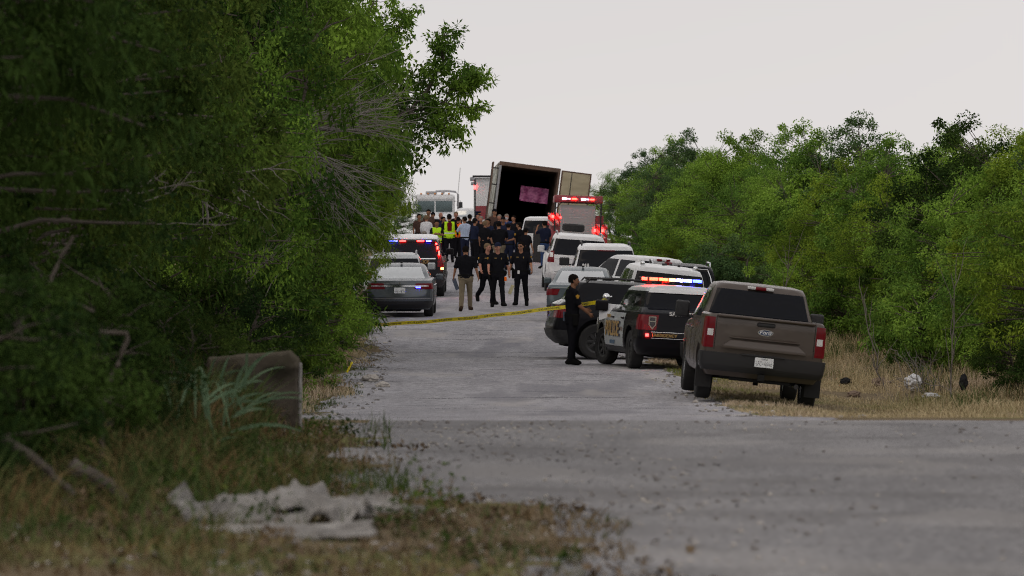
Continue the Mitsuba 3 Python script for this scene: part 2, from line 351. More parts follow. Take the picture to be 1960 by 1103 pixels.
def clumpy(th, seed, f=0.7):                # thick near the weeds and along the crest, thin where wheels sweep the pavement
    def keep(x, y):
        lot = 0.10 + 0.9 * np.clip(1 - sst(0.2, 2.2, x - (45 - y) * 0.03), 0, 1) + 0.45 * sst(47, 53, y) * (1 - sst(2.5, 4.5, x)) + 0.35 * sst(3.2, 4.6, x) * (1 - sst(30, 46, y))
        return (meshkit.fbm(np.stack([x * f, y * f * 0.35, x * 0 + seed], -1), 3, seed) > th) & (rng.random(len(x)) < lot)
    return keep
single('gravel', stones(2600, rng, (-2.8, 6.5), (24, 57), (0.004, 0.019), clumpy(0.50, 3)), 'stone_dark', label='dark loose stones on the junction pavement', kind='stuff', smooth=False)
single('gravel', stones(4200, rng, (-2.8, 6.5), (24, 57), (0.006, 0.028), clumpy(0.42, 4)), 'stone_mid', label='grey loose stones on the junction pavement', kind='stuff', smooth=False)
single('gravel', stones(3400, rng, (-2.6, 5), (24, 57), (0.005, 0.022), clumpy(0.44, 6)), 'stone_pale', label='pale loose stones on the junction pavement', kind='stuff', smooth=False)
def edge_keep(x, y):
    u = x - C(y); return (np.abs(np.abs(u) - 3.2) < 0.75) & (meshkit.noise(np.stack([x, y * .5, x * 0], -1), 4) > 0.35)
single('gravel', stones(9000, rng, (-6, 6), (60, 165), (0.008, 0.04), edge_keep), 'stone_mid', label='loose grey gravel along the road edges', kind='stuff', smooth=False)
single('gravel', stones(3500, rng, (-6, 6), (60, 165), (0.01, 0.05), edge_keep), 'stone_pale', label='pale caliche stones along the road edges', kind='stuff', smooth=False)

def blades(x, y, h, w, rng, lean=0.45, segs=2):
    n = len(x); a = rng.uniform(0, 2 * np.pi, n); l = rng.normal(0, lean, (n, 2)) * h[:, None]
    side = np.stack([np.cos(a), np.sin(a) * 0.6, np.zeros(n)], -1) * (w / 2)[:, None]
    b = np.stack([x, y, H(x, y) - 0.02], -1)
    t = np.stack([l[:, 0], l[:, 1], h], -1); mid = b + t * np.array([0.35, 0.35, 0.6])
    V = np.stack([b - side, b + side, mid - side * 0.8, mid + side * 0.8, b + t], 1)
    F = np.array([[0, 1, 3], [0, 3, 2], [2, 3, 4]])[None] + (np.arange(n) * 5)[:, None, None]
    return trimesh.Trimesh(V.reshape(-1, 3), F.reshape(-1, 3), process=False)
def grass(name, n, xr, yr, hf, w, m, label, keep, rng, lean=0.45):
    x, y = rng.uniform(*xr, n), rng.uniform(*yr, n) if not callable(yr) else yr(n)
    k = keep(x, y); x, y = x[k], y[k]
    h = hf(x, y) * rng.uniform(0.5, 1.25, len(x))
    single(name, blades(x, y, h, rng.uniform(0.6, 1.4, len(x)) * w, rng, lean), m, label=label, kind='stuff', smooth=False)
N3 = lambda x, y, f, s: meshkit.fbm(np.stack([x * f, y * f * 0.6, x * 0 + s], -1), 3, s)
def right_edge(y): return C(y) + 3.15 + 0.5 * (meshkit.noise(np.stack([y * .4, y * 0, y * 0], -1), 7) - .5)
# right verge: short mown-looking near, tall dry stalks by the thicket
grass('verge_grass', 150000, (2.6, 14), (60, 130), lambda x, y: 0.04 + 0.09 * N3(x, y, 0.8, 2) + 0.22 * sst(5.5, 8.0, x + (y - 95) * 0.045) * N3(x, y, 1.3, 5), 0.012, 'dry_grass',
      'short dry grass covering the right verge', lambda x, y: (x > right_edge(y)) & (N3(x, y, 0.6, 12) > 0.30), rng)
grass('tall_grass', 12000, (4.2, 10), (92, 150), lambda x, y: 0.22 + 0.42 * N3(x, y, 0.9, 4), 0.012, 'dry_grass',
      'tall straw-coloured grass at the foot of the right thicket', lambda x, y: (x + (y - 112) * 0.03 > 6.1) & (N3(x, y, 0.5, 21) > 0.42), rng, 0.2)
grass('verge_grass', 60000, (-9, -1.6), (58, 140), lambda x, y: 0.07 + 0.26 * N3(x, y, 0.9, 6) * sst(3.2, 5, C(y) - x), 0.012, 'weed',
      'green and straw grass along the left road edge', lambda x, y: (x < C(y) - 2.95 + 1.0 * (N3(x, y, 0.5, 30) - .5)) & (N3(x, y, 0.8, 33) > 0.36), rng)
grass('verge_grass', 30000, (-8, -1.7), (58, 130), lambda x, y: 0.06 + 0.22 * N3(x, y, 0.9, 9), 0.011, 'dry_grass',
      'tan dry grass mixed along the left road edge', lambda x, y: (x < C(y) - 3.1 + 1.2 * (N3(x, y, 0.5, 31) - .5)) & (N3(x, y, 0.7, 35) > 0.45), rng)
# dead leaves and bits of twig lying on the left foreground
def litter_leaves(n, rng, xr, yr, keep):
    x, y = rng.uniform(*xr, n), rng.uniform(*yr, n); k = keep(x, y); x, y = x[k], y[k]; n = len(x)
    a = rng.uniform(0, 2 * np.pi, n); L = rng.uniform(.010, .034, n); W = L * rng.uniform(.3, .7, n); z = H(x, y) + rng.uniform(.005, .05, n)
    d = np.stack([np.cos(a) * L, np.sin(a) * L, rng.normal(0, .5, n) * L], -1); s = np.stack([-np.sin(a) * W, np.cos(a) * W, rng.normal(0, .6, n) * W], -1); c = np.stack([x, y, z], -1)
    V = np.stack([c - d, c + s, c + d, c - s], 1); F = np.array([[0, 1, 2], [0, 2, 3]])[None] + (np.arange(n) * 4)[:, None, None]
    return trimesh.Trimesh(V.reshape(-1, 3), F.reshape(-1, 3), process=False)
single('leaf_litter', litter_leaves(15000, rng, (-5, 1.2), (23.5, 50), lambda x, y: (x < .35 + near_lim(y) + 1.4 * (N3(x, y, 1.1, 61) - .5)) & (N3(x, y, 1.5, 62) > .5)), 'dead_leaf', label='brown dead leaves scattered over the left foreground', kind='stuff', smooth=False)
# small leafy plants among the weeds
def leafy(n, per, rng, xr, yr, keep, hh, lw):
    x, y = rng.uniform(*xr, n), rng.uniform(*yr, n); k = keep(x, y); x, y = x[k], y[k]; n = len(x)
    h = hh[0] + (hh[1] - hh[0]) * rng.random(n) ** 2
    V, F = leaf_cloud(np.stack([x, y, H(x, y) + h * .55], -1), h * .55, per, lw, rng, -.2, 1.0)
    return trimesh.Trimesh(V, F, process=False)
gk = lambda x, y: (x < near_lim(y) + 1.0 * (N3(x, y, 1.1, 71) - .5)) & (N3(x, y, 1.2, 72) > .45)
single('ground_cover', leafy(260, 30, rng, (-5, .4), (24.5, 52), gk, (.08, .42), (.055, .024)), 'leaf_olive', label='leafy green ground cover among the left foreground weeds', kind='stuff', smooth=False)
single('ground_cover', leafy(300, 26, rng, (-5, .4), (24.5, 52), gk, (.06, .30), (.06, .018)), 'dead_leaf', label='brown withered ground cover among the left foreground weeds', kind='stuff', smooth=False)
single('ground_cover', leafy(500, 30, rng, (-7, -2.2), (60, 115), lambda x, y: (x < C(y) - 3.3) & (N3(x, y, .9, 73) > .48), (.12, .5), (.07, .03)), 'leaf_mid', label='leafy ground cover along the left road edge', kind='stuff', smooth=False)
# near left weeds in front of the block
def near_keep(x, y): return (x < near_lim(y) + 0.6 * (N3(x, y, 1.2, 40) - .5))
grass('weeds', 26000, (-5.2, 0.6), (23.5, 55), lambda x, y: 0.05 + 0.70 * N3(x, y, 1.3, 41) ** 1.4 * sst(0.6, 2.2, -x - (y - 25) * 0.02) * sst(26, 31, y + 1.2 * (-x)) * (1 - 0.75 * sst(-2.7, -2.2, x) * sst(38, 44, y)) * (1 - 0.85 * np.exp(-((x + 1.35) / .8) ** 2 - ((y - 29.2) / 2.2) ** 2)), 0.012, 'weed',
      'tangled green and brown weeds in the left foreground', lambda x, y: near_keep(x, y) & (N3(x, y, 1.4, 42) > 0.40), rng, 0.85)
grass('weeds', 9000, (-4.5, 1.4), (23, 33), lambda x, y: 0.03 + 0.10 * N3(x, y, 1.3, 45), 0.011, 'brown_weed',
      'low brown dead weeds at the bottom of the picture', lambda x, y: near_keep(x - 0.5, y) & (N3(x, y, 1.6, 46) > 0.4), rng, 0.7)
grass('weeds', 5200, (-3.2, -2.25), (43.5, 50.8), lambda x, y: 0.22 + 0.62 * N3(x, y, 2.0, 51) * sst(-2.2, -2.7, x), 0.016, 'weed',
      'tall weeds growing in front of the concrete block', lambda x, y: N3(x, y, 2.5, 52) > .40, rng, 0.4)
grass('verge_grass', 9000, (6.6, 10), (88, 140), lambda x, y: 0.16 + 0.38 * N3(x, y, 1.2, 53), 0.014, 'weed',
      'green undergrowth along the foot of the right thicket', lambda x, y: (x > 7.4 + 0.8 * (N3(x, y, .6, 54) - .5)) & (N3(x, y, 0.8, 55) > .42), rng, 0.4)
grass('weeds', 5000, (-2.6, 0.3), (27.5, 52), lambda x, y: 0.05 + 0.30 * N3(x, y, 1.1, 47), 0.010, 'weed',
      'sparse sprouts at the gravel edge beside the concrete block', lambda x, y: (x < near_lim(y) + .45) & (N3(x, y, 1.0, 48) > 0.54), rng, 0.35)
# ------------------------------------------------------------------ trees and shrubs
def wiggle(a, b, n, amp, rng, sag=0.0):
    t = np.linspace(0, 1, n)[:, None]
    w = np.cumsum(rng.normal(0, amp, (n, 3)), 0); w -= w[:1] + (w[-1:] - w[:1]) * t
    p = a + (b - a) * t + w
    p[:, 2] += sag * np.sin(np.pi * t[:, 0])
    return p

def make_tree(seed, Ht, R, kind, nclump=150, nleaf=260, low=0.12, stems=3, gap=0.9, crown_pts=None):
    """Trunk mesh and crown mesh of one tree standing at the origin: several leaning stems, a branch to every clump of leaves."""
    rng = np.random.default_rng(seed)
    pts = []
    while len(pts) < nclump:
        v = rng.normal(0, 1, 3); v /= np.linalg.norm(v)
        rad = rng.random() ** 0.33
        lob = 0.62 + gap * (meshkit.fbm(v * 1.9 + seed, 3, seed) - 0.2)
        p = v * rad * lob
        z = Ht * (low + (1 - low) * (0.5 + 0.5 * p[2]))
        taper = 1.0 - 0.45 * max(0.0, (z / Ht - 0.55) / 0.45)
        pts.append([p[0] * R * taper, p[1] * R * taper, z])
    C0 = np.array(pts)
    if crown_pts is not None: C0 = np.vstack([C0, crown_pts])
    R0 = rng.uniform(0.15, 0.36, len(C0)) * (R / 2.2) ** 0.5
    lw, droop = {'broad': ((0.085, 0.048), 0.15), 'feather': ((0.088, 0.029), 0.5), 'fine': ((0.06, 0.026), 0.3), 'big': ((0.12, 0.06), 0.35)}[kind]
    V, F = leaf_cloud(C0, R0, nleaf, lw, rng, droop)
    parts, nodes = [], []
    for k in range(stems):
        a = 2 * np.pi * (k + rng.random()) / stems
        top = np.array([math.cos(a) * R * 0.38, math.sin(a) * R * 0.38, Ht * rng.uniform(0.62, 0.85)])
        p = wiggle(np.array([math.cos(a) * 0.10, math.sin(a) * 0.10, -0.15]), top, 9, 0.05 * Ht / 5, rng)
        r0 = 0.030 * Ht / 2 * rng.uniform(0.7, 1.2)
        parts.append(tube(p, np.linspace(r0, 0.018, 9), 6)); nodes.append(p[1:])
    nodes = np.vstack(nodes)
    for c in C0:
        j = np.argmin(np.linalg.norm((nodes - c) * np.array([1, 1, 1.3]) + np.array([0, 0, 0.4]), axis=1))
        p = wiggle(nodes[j], c, 5, 0.035, rng, 0.05)
        parts.append(tube(p, np.linspace(0.017, 0.005, 5), 4))
    return cat(parts), trimesh.Trimesh(V, F, process=False)

PROTO = {}
for name, a in dict(ta=(1, 5.0, 2.1, 'broad', 250, 155), tb=(2, 5.4, 2.3, 'broad', 270, 150, 0.10), tc=(3, 4.6, 2.4, 'feather', 250, 180, 0.06), td=(4, 5.2, 2.2, 'feather', 270, 170, 0.06),
                    te=(5, 4.4, 2.2, 'fine', 250, 190, 0.05), sa=(6, 2.2, 1.5, 'fine', 130, 170, 0.02), sb=(7, 1.9, 1.6, 'feather', 125, 180, 0.02)).items():
    tr, cr = make_tree(*a, gap=1.15)
    PROTO[name] = (mikit.ply(tr, 'bark', smooth=40), mikit.ply(cr, 'leaf_green', smooth=False), a[1])
GROUPS = set()
def plant(proto, x, y, h, wide=1.0, m='leaf_green', turn=0.0, name='tree', label=None, group=None, dz=0.0, cat_='tree', depth=None):
    gid = f'proto_{proto}_{m}'
    if gid not in GROUPS:
        GROUPS.add(gid)
        tr, cr, _ = PROTO[proto]
        scene[gid] = {'type': 'shapegroup', 'trunk': dict(tr), 'crown': {**cr, 'bsdf': {'type': 'ref', 'id': m}}}
    s = h / PROTO[proto][2]; w = s * wide
    key = numbered(name)
    scene[key] = {'type': 'instance', 'to_world': T().translate([x, y, float(H(x, y)) + dz]).rotate([0, 0, 1], turn).scale([w, w if depth is None else s * depth, s]), 'g': {'type': 'ref', 'id': gid}}
    tag(key, label, cat_, group)
    return key

ORD = ['nearest', 'second', 'third', 'fourth', 'fifth', 'sixth', 'seventh', 'eighth', 'ninth', 'tenth', 'eleventh', 'twelfth', 'thirteenth', 'fourteenth', 'fifteenth', 'sixteenth', 'seventeenth', 'eighteenth', 'nineteenth', 'twentieth']
def row(rows, pattern, group, name='tree', cat_='tree'):
    for i, r in enumerate(rows):
        proto, x, y, h, wide, m, turn = r[:7]
        plant(proto, x, y, h, wide, m, turn, name, pattern.format(ORD[i], 'nearest of all' if i == 0 else ORD[i] + ' from the near end'), group, cat_=cat_)
# right thicket: front row along the verge, from near to far
row([('tc', 10.4, 93, 4.6, 1.1, 'leaf_yellow', 10), ('te', 10.1, 99, 4.1, 1.05, 'leaf_fresh', 80), ('ta', 10.4, 107, 4.3, 1.05, 'leaf_yellow', 140), ('tc', 10.0, 112, 4.0, 1.1, 'leaf_fresh', 200),
     ('td', 10.3, 120, 4.6, 1.1, 'leaf_fresh', 30), ('te', 10.1, 128, 4.3, 1.15, 'leaf_yellow', 250), ('tb', 10.0, 136, 4.7, 1.1, 'leaf_fresh', 320), ('tc', 9.4, 142, 4.2, 1.15, 'leaf_yellow', 60),
     ('ta', 8.7, 152, 4.7, 1.05, 'leaf_fresh', 110), ('te', 7.6, 160, 4.4, 1.15, 'leaf_fresh', 170), ('tb', 7.0, 168, 4.9, 1.0, 'leaf_green', 210), ('tc', 6.6, 178, 4.3, 1.1, 'leaf_fresh', 290),
     ('td', 5.8, 190, 4.2, 1.0, 'leaf_blue', 15), ('te', 5.6, 204, 4.0, 1.1, 'leaf_fresh', 75), ('tb', 5.4, 220, 4.2, 1.0, 'leaf_blue', 135), ('te', 4.7, 236, 3.6, 1.1, 'leaf_fresh', 15)],
    'green scrub tree in the front row of the right thicket, {1}', 'trees of the right thicket')
row([('tb', 13.0, 104, 4.8, 1.05, 'leaf_fresh', 33), ('td', 12.3, 113, 4.8, 1.1, 'leaf_green', 93), ('tb', 12.6, 124, 5.0, 1.1, 'leaf_fresh', 153), ('te', 12.4, 132, 5.1, 1.15, 'leaf_yellow', 213),
     ('td', 11.6, 142, 5.2, 1.1, 'leaf_fresh', 273), ('tb', 10.2, 152, 5.3, 1.05, 'leaf_blue', 333), ('tb', 9.0, 164, 5.1, 1.05, 'leaf_fresh', 13), ('ta', 8.3, 180, 4.6, 1.1, 'leaf_green', 73),
     ('td', 7.6, 198, 4.4, 1.1, 'leaf_fresh', 133), ('ta', 7.2, 214, 4.6, 1.1, 'leaf_blue', 193), ('tb', 7.3, 234, 4.6, 1.1, 'leaf_fresh', 253)],
    'taller green tree in the back row of the right thicket, {1}', 'back trees of the right thicket')
row([('sa', 9.1, 93, 1.5, 1.0, 'leaf_dark', 0), ('sb', 9.7, 90, 1.3, 1.2, 'leaf_dark', 90), ('sb', 8.7, 104, 1.9, 1.1, 'leaf_fresh', 45), ('sa', 8.8, 116, 1.7, 1.15, 'leaf_fresh', 120), ('sb', 8.7, 128, 2.0, 1.2, 'leaf_green', 210),
     ('sa', 8.0, 141, 2.0, 1.1, 'leaf_fresh', 300), ('sb', 6.8, 156, 2.1, 1.2, 'leaf_blue', 20), ('sa', 5.6, 170, 2.0, 1.2, 'leaf_yellow', 70), ('sb', 5.1, 186, 2.2, 1.2, 'leaf_fresh', 160)],
    'low green bush at the foot of the right thicket, {1}', 'bushes at the foot of the right thicket', 'bush', 'bush')
# the dark-leaved tree that stands clear of the right thicket against the sky, and one at the frame edge
plant('tb', 9.9, 115.5, 5.05, 1.0, 'leaf_dark', 40, label='dark-leaved tree with spiky top standing above the right thicket')
plant('tb', 12.4, 119, 5.3, 0.9, 'leaf_blue', 140, label='bluish round-topped tree at the right end of the thicket skyline')
# left side: the near mass (out of focus, its tops above the frame), then the roadside mass, then the far ones
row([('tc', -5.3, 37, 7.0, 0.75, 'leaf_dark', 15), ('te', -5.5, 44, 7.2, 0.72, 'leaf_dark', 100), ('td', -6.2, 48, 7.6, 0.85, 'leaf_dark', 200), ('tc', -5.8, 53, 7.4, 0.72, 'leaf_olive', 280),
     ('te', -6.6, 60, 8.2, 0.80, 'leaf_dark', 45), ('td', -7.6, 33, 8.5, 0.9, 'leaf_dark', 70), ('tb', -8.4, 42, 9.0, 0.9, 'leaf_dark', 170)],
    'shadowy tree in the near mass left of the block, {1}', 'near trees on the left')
row([('tc', -6.5, 68, 7.6, 0.85, 'leaf_olive', 20), ('td', -6.5, 73, 8.2, 0.82, 'leaf_mid', 80), ('ta', -6.2, 80, 8.8, 0.78, 'leaf_olive', 140), ('te', -5.9, 88, 7.6, 0.76, 'leaf_green', 200), ('tb', -5.9, 96, 9.4, 0.74, 'leaf_mid', 260),
     ('td', -5.1, 104, 9.2, 0.74, 'leaf_mid', 320), ('ta', -4.9, 112, 10.2, 0.70, 'leaf_green', 25), ('tb', -5.2, 120, 10.4, 0.70, 'leaf_olive', 85), ('td', -5.7, 130, 10.0, 0.72, 'leaf_mid', 145), ('ta', -6.2, 141, 9.6, 0.72, 'leaf_green', 205)],
    'tall green roadside tree in the left mass, {1}', 'tall trees on the left')
row([('sb', -5.2, 74, 2.3, 1.1, 'leaf_olive', 0), ('sa', -4.6, 84, 2.2, 1.0, 'leaf_dark', 60), ('sb', -5.3, 95, 2.9, 1.0, 'leaf_mid', 120), ('sa', -4.4, 103, 2.6, 1.0, 'leaf_green', 180), ('sb', -5.15, 110, 2.9, 1.0, 'leaf_mid', 240),
     ('sa', -5.2, 118, 3.0, 1.0, 'leaf_dark', 300)],
    'green bush leaning over the left road edge, {1}', 'bushes at the left road edge', 'bush', 'bush')
plant('td', -6.3, 165, 7.2, 0.9, 'leaf_green', 50, label='feathery tree overhanging the police vehicles on the left')
plant('tc', -6.9, 182, 6.8, 0.8, 'leaf_yellow', 10, label='yellow-green feathery tree beyond the police vehicles on the left')
plant('tb', -6.3, 205, 6.6, 0.75, 'leaf_blue', 170, label='open small-leaved tree against the sky left of the white truck')
plant('ta', -6.6, 240, 5.4, 0.8, 'leaf_blue', 70, label='sparse distant tree just left of the white truck')
plant('te', -5.15, 228, 2.7, 1.0, 'leaf_blue', 20, label='low far shrub at the left foot of the white tow truck', cat_='bush', name='bush')
plant('tc', -8.4, 282, 3.6, 1.2, 'leaf_blue', 80, label='distant low tree line shrub behind the left edge of the tow truck', cat_='bush', name='bush')
# near dark shrubs low on the left
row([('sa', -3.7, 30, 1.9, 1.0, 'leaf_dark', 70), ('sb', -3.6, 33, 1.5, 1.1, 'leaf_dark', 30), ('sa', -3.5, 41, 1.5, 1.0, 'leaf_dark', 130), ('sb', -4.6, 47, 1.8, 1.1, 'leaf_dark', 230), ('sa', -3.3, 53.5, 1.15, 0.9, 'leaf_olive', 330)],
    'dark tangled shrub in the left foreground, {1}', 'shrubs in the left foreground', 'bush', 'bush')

# the limb that reaches out over the road against the sky: a tree of its own
def reaching_tree():
    rng = np.random.default_rng(77)
    base = np.array([-4.6, 116.0, float(H(-4.6, 116))])
    parts, cl, cf = [], [], []
    trunk = np.array([[0, 0, -.2], [0.15, 0, 1.6], [0.35, 0.1, 3.0], [0.9, 0, 4.2], [1.5, -0.1, 5.2]])
    parts.append(tube(trunk, [0.16, 0.13, 0.11, 0.09, 0.07], 8))
    limbs = [[(1.5, -.1, 5.2), (2.3, 0, 5.5), (3.1, 0.1, 5.75), (3.85, .1, 5.55)], [(2.3, 0, 5.5), (2.8, .1, 6.1), (3.1, 0, 6.75), (3.0, 0, 7.15)], [(1.5, -.1, 5.2), (1.7, 0, 6.2), (2.0, 0, 7.1), (2.2, 0, 7.7)],
             [(2.3, 0, 5.5), (2.9, -.2, 5.2), (3.4, -.2, 5.1)], [(3.1, .1, 5.75), (3.5, .1, 6.2), (3.7, 0, 6.3)],
             [(0.9, 0, 4.2), (1.2, 0, 5.6), (1.3, 0, 7.0), (1.5, 0, 8.0)]]
    for l in limbs:
        l = np.array(l); m = len(l)
        t = np.linspace(0, m - 1, 10); p = np.stack([np.interp(t, range(m), l[:, k]) for k in range(3)], 1) + rng.normal(0, 0.025, (10, 3))
        parts.append(tube(p, np.linspace(0.05, 0.012, 10), 5))
        for q in p[3:]:
            for _ in range(5):
                c = q + rng.normal(0, 1, 3) * np.array([.17, .3, .16]); cl.append(c)
                parts.append(tube(wiggle(q, c, 4, 0.02, rng), np.linspace(0.009, 0.004, 4), 4))
    for _ in range(110):
        c = np.array([1.0, 0, 5.9]) + rng.normal(0, 1, 3) * np.array([.55, .6, 1.3]); cl.append(c)
    for q in wiggle(np.array([1.5, 0, 5.2]), np.array([3.05, 0, 4.75]), 7, .05, rng)[3:]:
        cl.append(q + rng.normal(0, .05, 3)); parts.append(tube(wiggle(np.array([1.5, 0, 5.2]), q, 5, .02, rng), np.linspace(.012, .004, 5), 4))
    for _ in range(75):
        c = np.array([1.55, 0, 3.3]) + rng.normal(0, 1, 3) * np.array([.25, .5, .60]); cf.append(c)
        if _ % 3 == 0: parts.append(tube(wiggle(np.array([0.9, 0, 4.2]), c, 6, 0.03, rng, .15), np.linspace(0.014, 0.004, 6), 4))
    cl, cf = np.array(cl), np.array(cf)
    V, F = leaf_cloud(cl, rng.uniform(0.10, 0.24, len(cl)), 52, (0.12, 0.048), rng, 0.25)
    V2, F2 = leaf_cloud(cf, rng.uniform(0.15, 0.34, len(cf)), 170, (0.10, 0.020), rng, 0.8)
    t = Thing('tree', 'broad-leaved tree whose ragged limb reaches over the road against the sky', 'tree', xf=T().translate(base.tolist()))
    t.part('trunk', cat(parts), 'bark'); t.part('crown', trimesh.Trimesh(V, F, process=False), 'leaf_green', smooth=False); t.part('spray', trimesh.Trimesh(V2, F2, process=False), 'leaf_yellow', smooth=False, label='feathery drooping spray below the limb')
reaching_tree()

# fans of bare grey branches hanging in the left mass
def dead_fan(root, tips_dir, n, spread, L, seed, label, r=0.012):
    rng = np.random.default_rng(seed); parts = []
    for _ in range(n):
        d = np.array(tips_dir) + rng.normal(0, spread, 3) * np.array([1, .5, 1]); d /= np.linalg.norm(d)
        l = L * rng.uniform(0.5, 1.1)
        a = np.array(root) + rng.normal(0, 0.18, 3)
        p = wiggle(a, a + d * l, 8, 0.03, rng, rng.uniform(-.1, .15))
        parts.append(tube(p, np.linspace(r * rng.uniform(.5, 1.1), 0.003, 8), 4))
        for _k in range(3):
            j = rng.integers(2, 7); e = d + rng.normal(0, 0.55, 3); e /= np.linalg.norm(e)
            parts.append(tube(wiggle(p[j], p[j] + e * l * 0.35, 5, 0.02, rng), np.linspace(r * .4, 0.0025, 5), 4))
    single('dead_branch', cat(parts), 'grey_twig', label, 'branch')
dead_fan((-3.75, 98.0, 4.6), (1.0, -.1, 0.10), 30, 0.22, 1.9, 1, 'fan of bare grey branches under the reaching limb on the left')
dead_fan((-3.95, 97.0, 3.95), (0.78, -.1, -0.55), 34, 0.18, 1.9, 2, 'thick bundle of bare grey branches drooping in the middle of the left trees')
dead_fan((-4.5, 75.5, 3.2), (0.6, -.5, -0.75), 7, 0.35, 1.5, 3, 'few broken dark branches hanging left of the bare bundle', 0.022)
dead_fan((-4.4, 57, 2.3), (0.9, -.3, 0.1), 9, 0.6, 1.1, 4, 'tangle of thin bare twigs at mid height far left', 0.014)
dead_fan((-3.3, 104, 0.45), (1.0, -.5, -0.12), 12, 0.28, 1.25, 5, 'bare twigs sticking out over the road edge below the yellow tape', 0.010)
# near bare stems, lower left
def stem(pts, r, label):
    p = np.array(pts, float); t = np.linspace(0, len(p) - 1, 14); rg = np.random.default_rng(len(label))
    q = np.stack([np.interp(t, range(len(p)), p[:, k]) for k in range(3)], 1) + rg.normal(0, 0.006, (14, 3))
    single('dead_branch', tube(q, np.linspace(r, r * .6, 14), 7), 'bark', label, 'branch')
stem([(-3.02, 34.5, 0.05), (-3.02, 34.5, .9), (-3.05, 34.5, 1.45), (-2.9, 34.5, 1.75)], .018, 'upright bare stem near the lower left corner')
stem([(-2.70, 34.4, 0.2), (-2.71, 34.4, .65), (-2.58, 34.4, .95), (-2.52, 34.4, 1.10), (-2.72, 34.4, 1.12)], .022, 'crooked bare stem beside the upright one near the lower left corner')
stem([(-3.6, 34, 1.5), (-3.2, 34.2, 1.38), (-2.75, 34.3, 1.25)], .016, 'bare branch slanting across the two stems at lower left')
stem([(-3.1, 30, .62), (-2.75, 30, .42), (-2.52, 30, .2)], .035, 'fallen pale log pointing down at the left edge')
stem([(-2.62, 31, .34), (-2.38, 31, .22), (-2.25, 30.8, .10)], .05, 'broken grey log end lying behind the weeds')
# saplings in the right thicket
def sapling(x, y, h, lean, seed, label, n=7):
    rng = np.random.default_rng(seed); b = np.array([x, y, float(H(x, y)) - .1]); top = b + np.array([lean, 0, h])
    p = wiggle(b, top, 9, 0.03, rng); parts = [tube(p, np.linspace(0.02, 0.006, 9), 6)]
    for _ in range(n):
        j = rng.integers(2, 8); e = np.array([rng.normal(0, .45), rng.normal(0, .3), 1.0]); e /= np.linalg.norm(e)
        parts.append(tube(wiggle(p[j], p[j] + e * h * rng.uniform(.25, .45), 6, 0.02, rng), np.linspace(0.009, 0.003, 6), 4))
    single('bare_sapling', cat(parts), 'dead_wood', label, 'sapling')
sapling(7.75, 92, 2.4, -.02, 1, 'pale bare twin-stemmed sapling right of the grass verge', 9)
sapling(6.05, 118, 2.6, .2, 2, 'thin bare sapling behind the dry grass, right of the brown pickup', 9)
sapling(7.0, 97, 2.1, -.55, 3, 'slanting bare sapling above the white litter')
dead_fan((7.55, 95.5, float(H(7.55, 95.5))), (-.3, -.2, .8), 22, 0.6, 0.85, 8, 'heap of bare white twigs beside the white litter on the right verge', 0.011)

# big-leaved cane in front of the block, bright leaves
def cane():
    rng = np.random.default_rng(5)
    th = Thing('reed_clump', 'clump of long pale green reed leaves left of the concrete block', 'plant')
    for k in range(56):
        root = np.array([rng.uniform(-2.9, -2.25), rng.uniform(42, 47), rng.uniform(0.1, 0.55)])
        d = np.array([rng.normal(0.35, .5), rng.normal(0, .2), rng.uniform(.3, 1)]); d /= np.linalg.norm(d)
        L, W = rng.uniform(.30, .80), rng.uniform(.009, .019)
        t = np.linspace(0, 1, 7)[:, None]; c = root + d * L * t + np.array([0, 0, -.35 * L]) * t ** 2.2
        s = np.cross(d, [0, 1, 0]); s /= np.linalg.norm(s) + 1e-9
        w = W * np.sin(np.pi * (0.08 + .9 * t)) ** .7
        V = np.stack([c - s * w, c + s * w], 1).reshape(-1, 3); F = []
        for i in range(6):
            a = 2 * i; F += [[a, a + 1, a + 3], [a, a + 3, a + 2]]
        th.part('leaf', trimesh.Trimesh(V, np.array(F), process=False), 'cane_leaf', smooth=False)
cane()
dead_fan((-5.0, 83, 3.6), (.9, -.2, .0), 10, .5, 1.2, 11, 'crossing grey twigs in the upper middle of the left mass', .012)
dead_fan((-5.6, 70, 2.3), (.9, -.2, .1), 10, .55, 1.2, 12, 'low crossing twigs deep in the left mass', .012)
dead_fan((-4.55, 90, 1.6), (.5, -.2, .8), 12, .4, 1.3, 13, 'upright thin twigs among the left roadside bushes', .010)
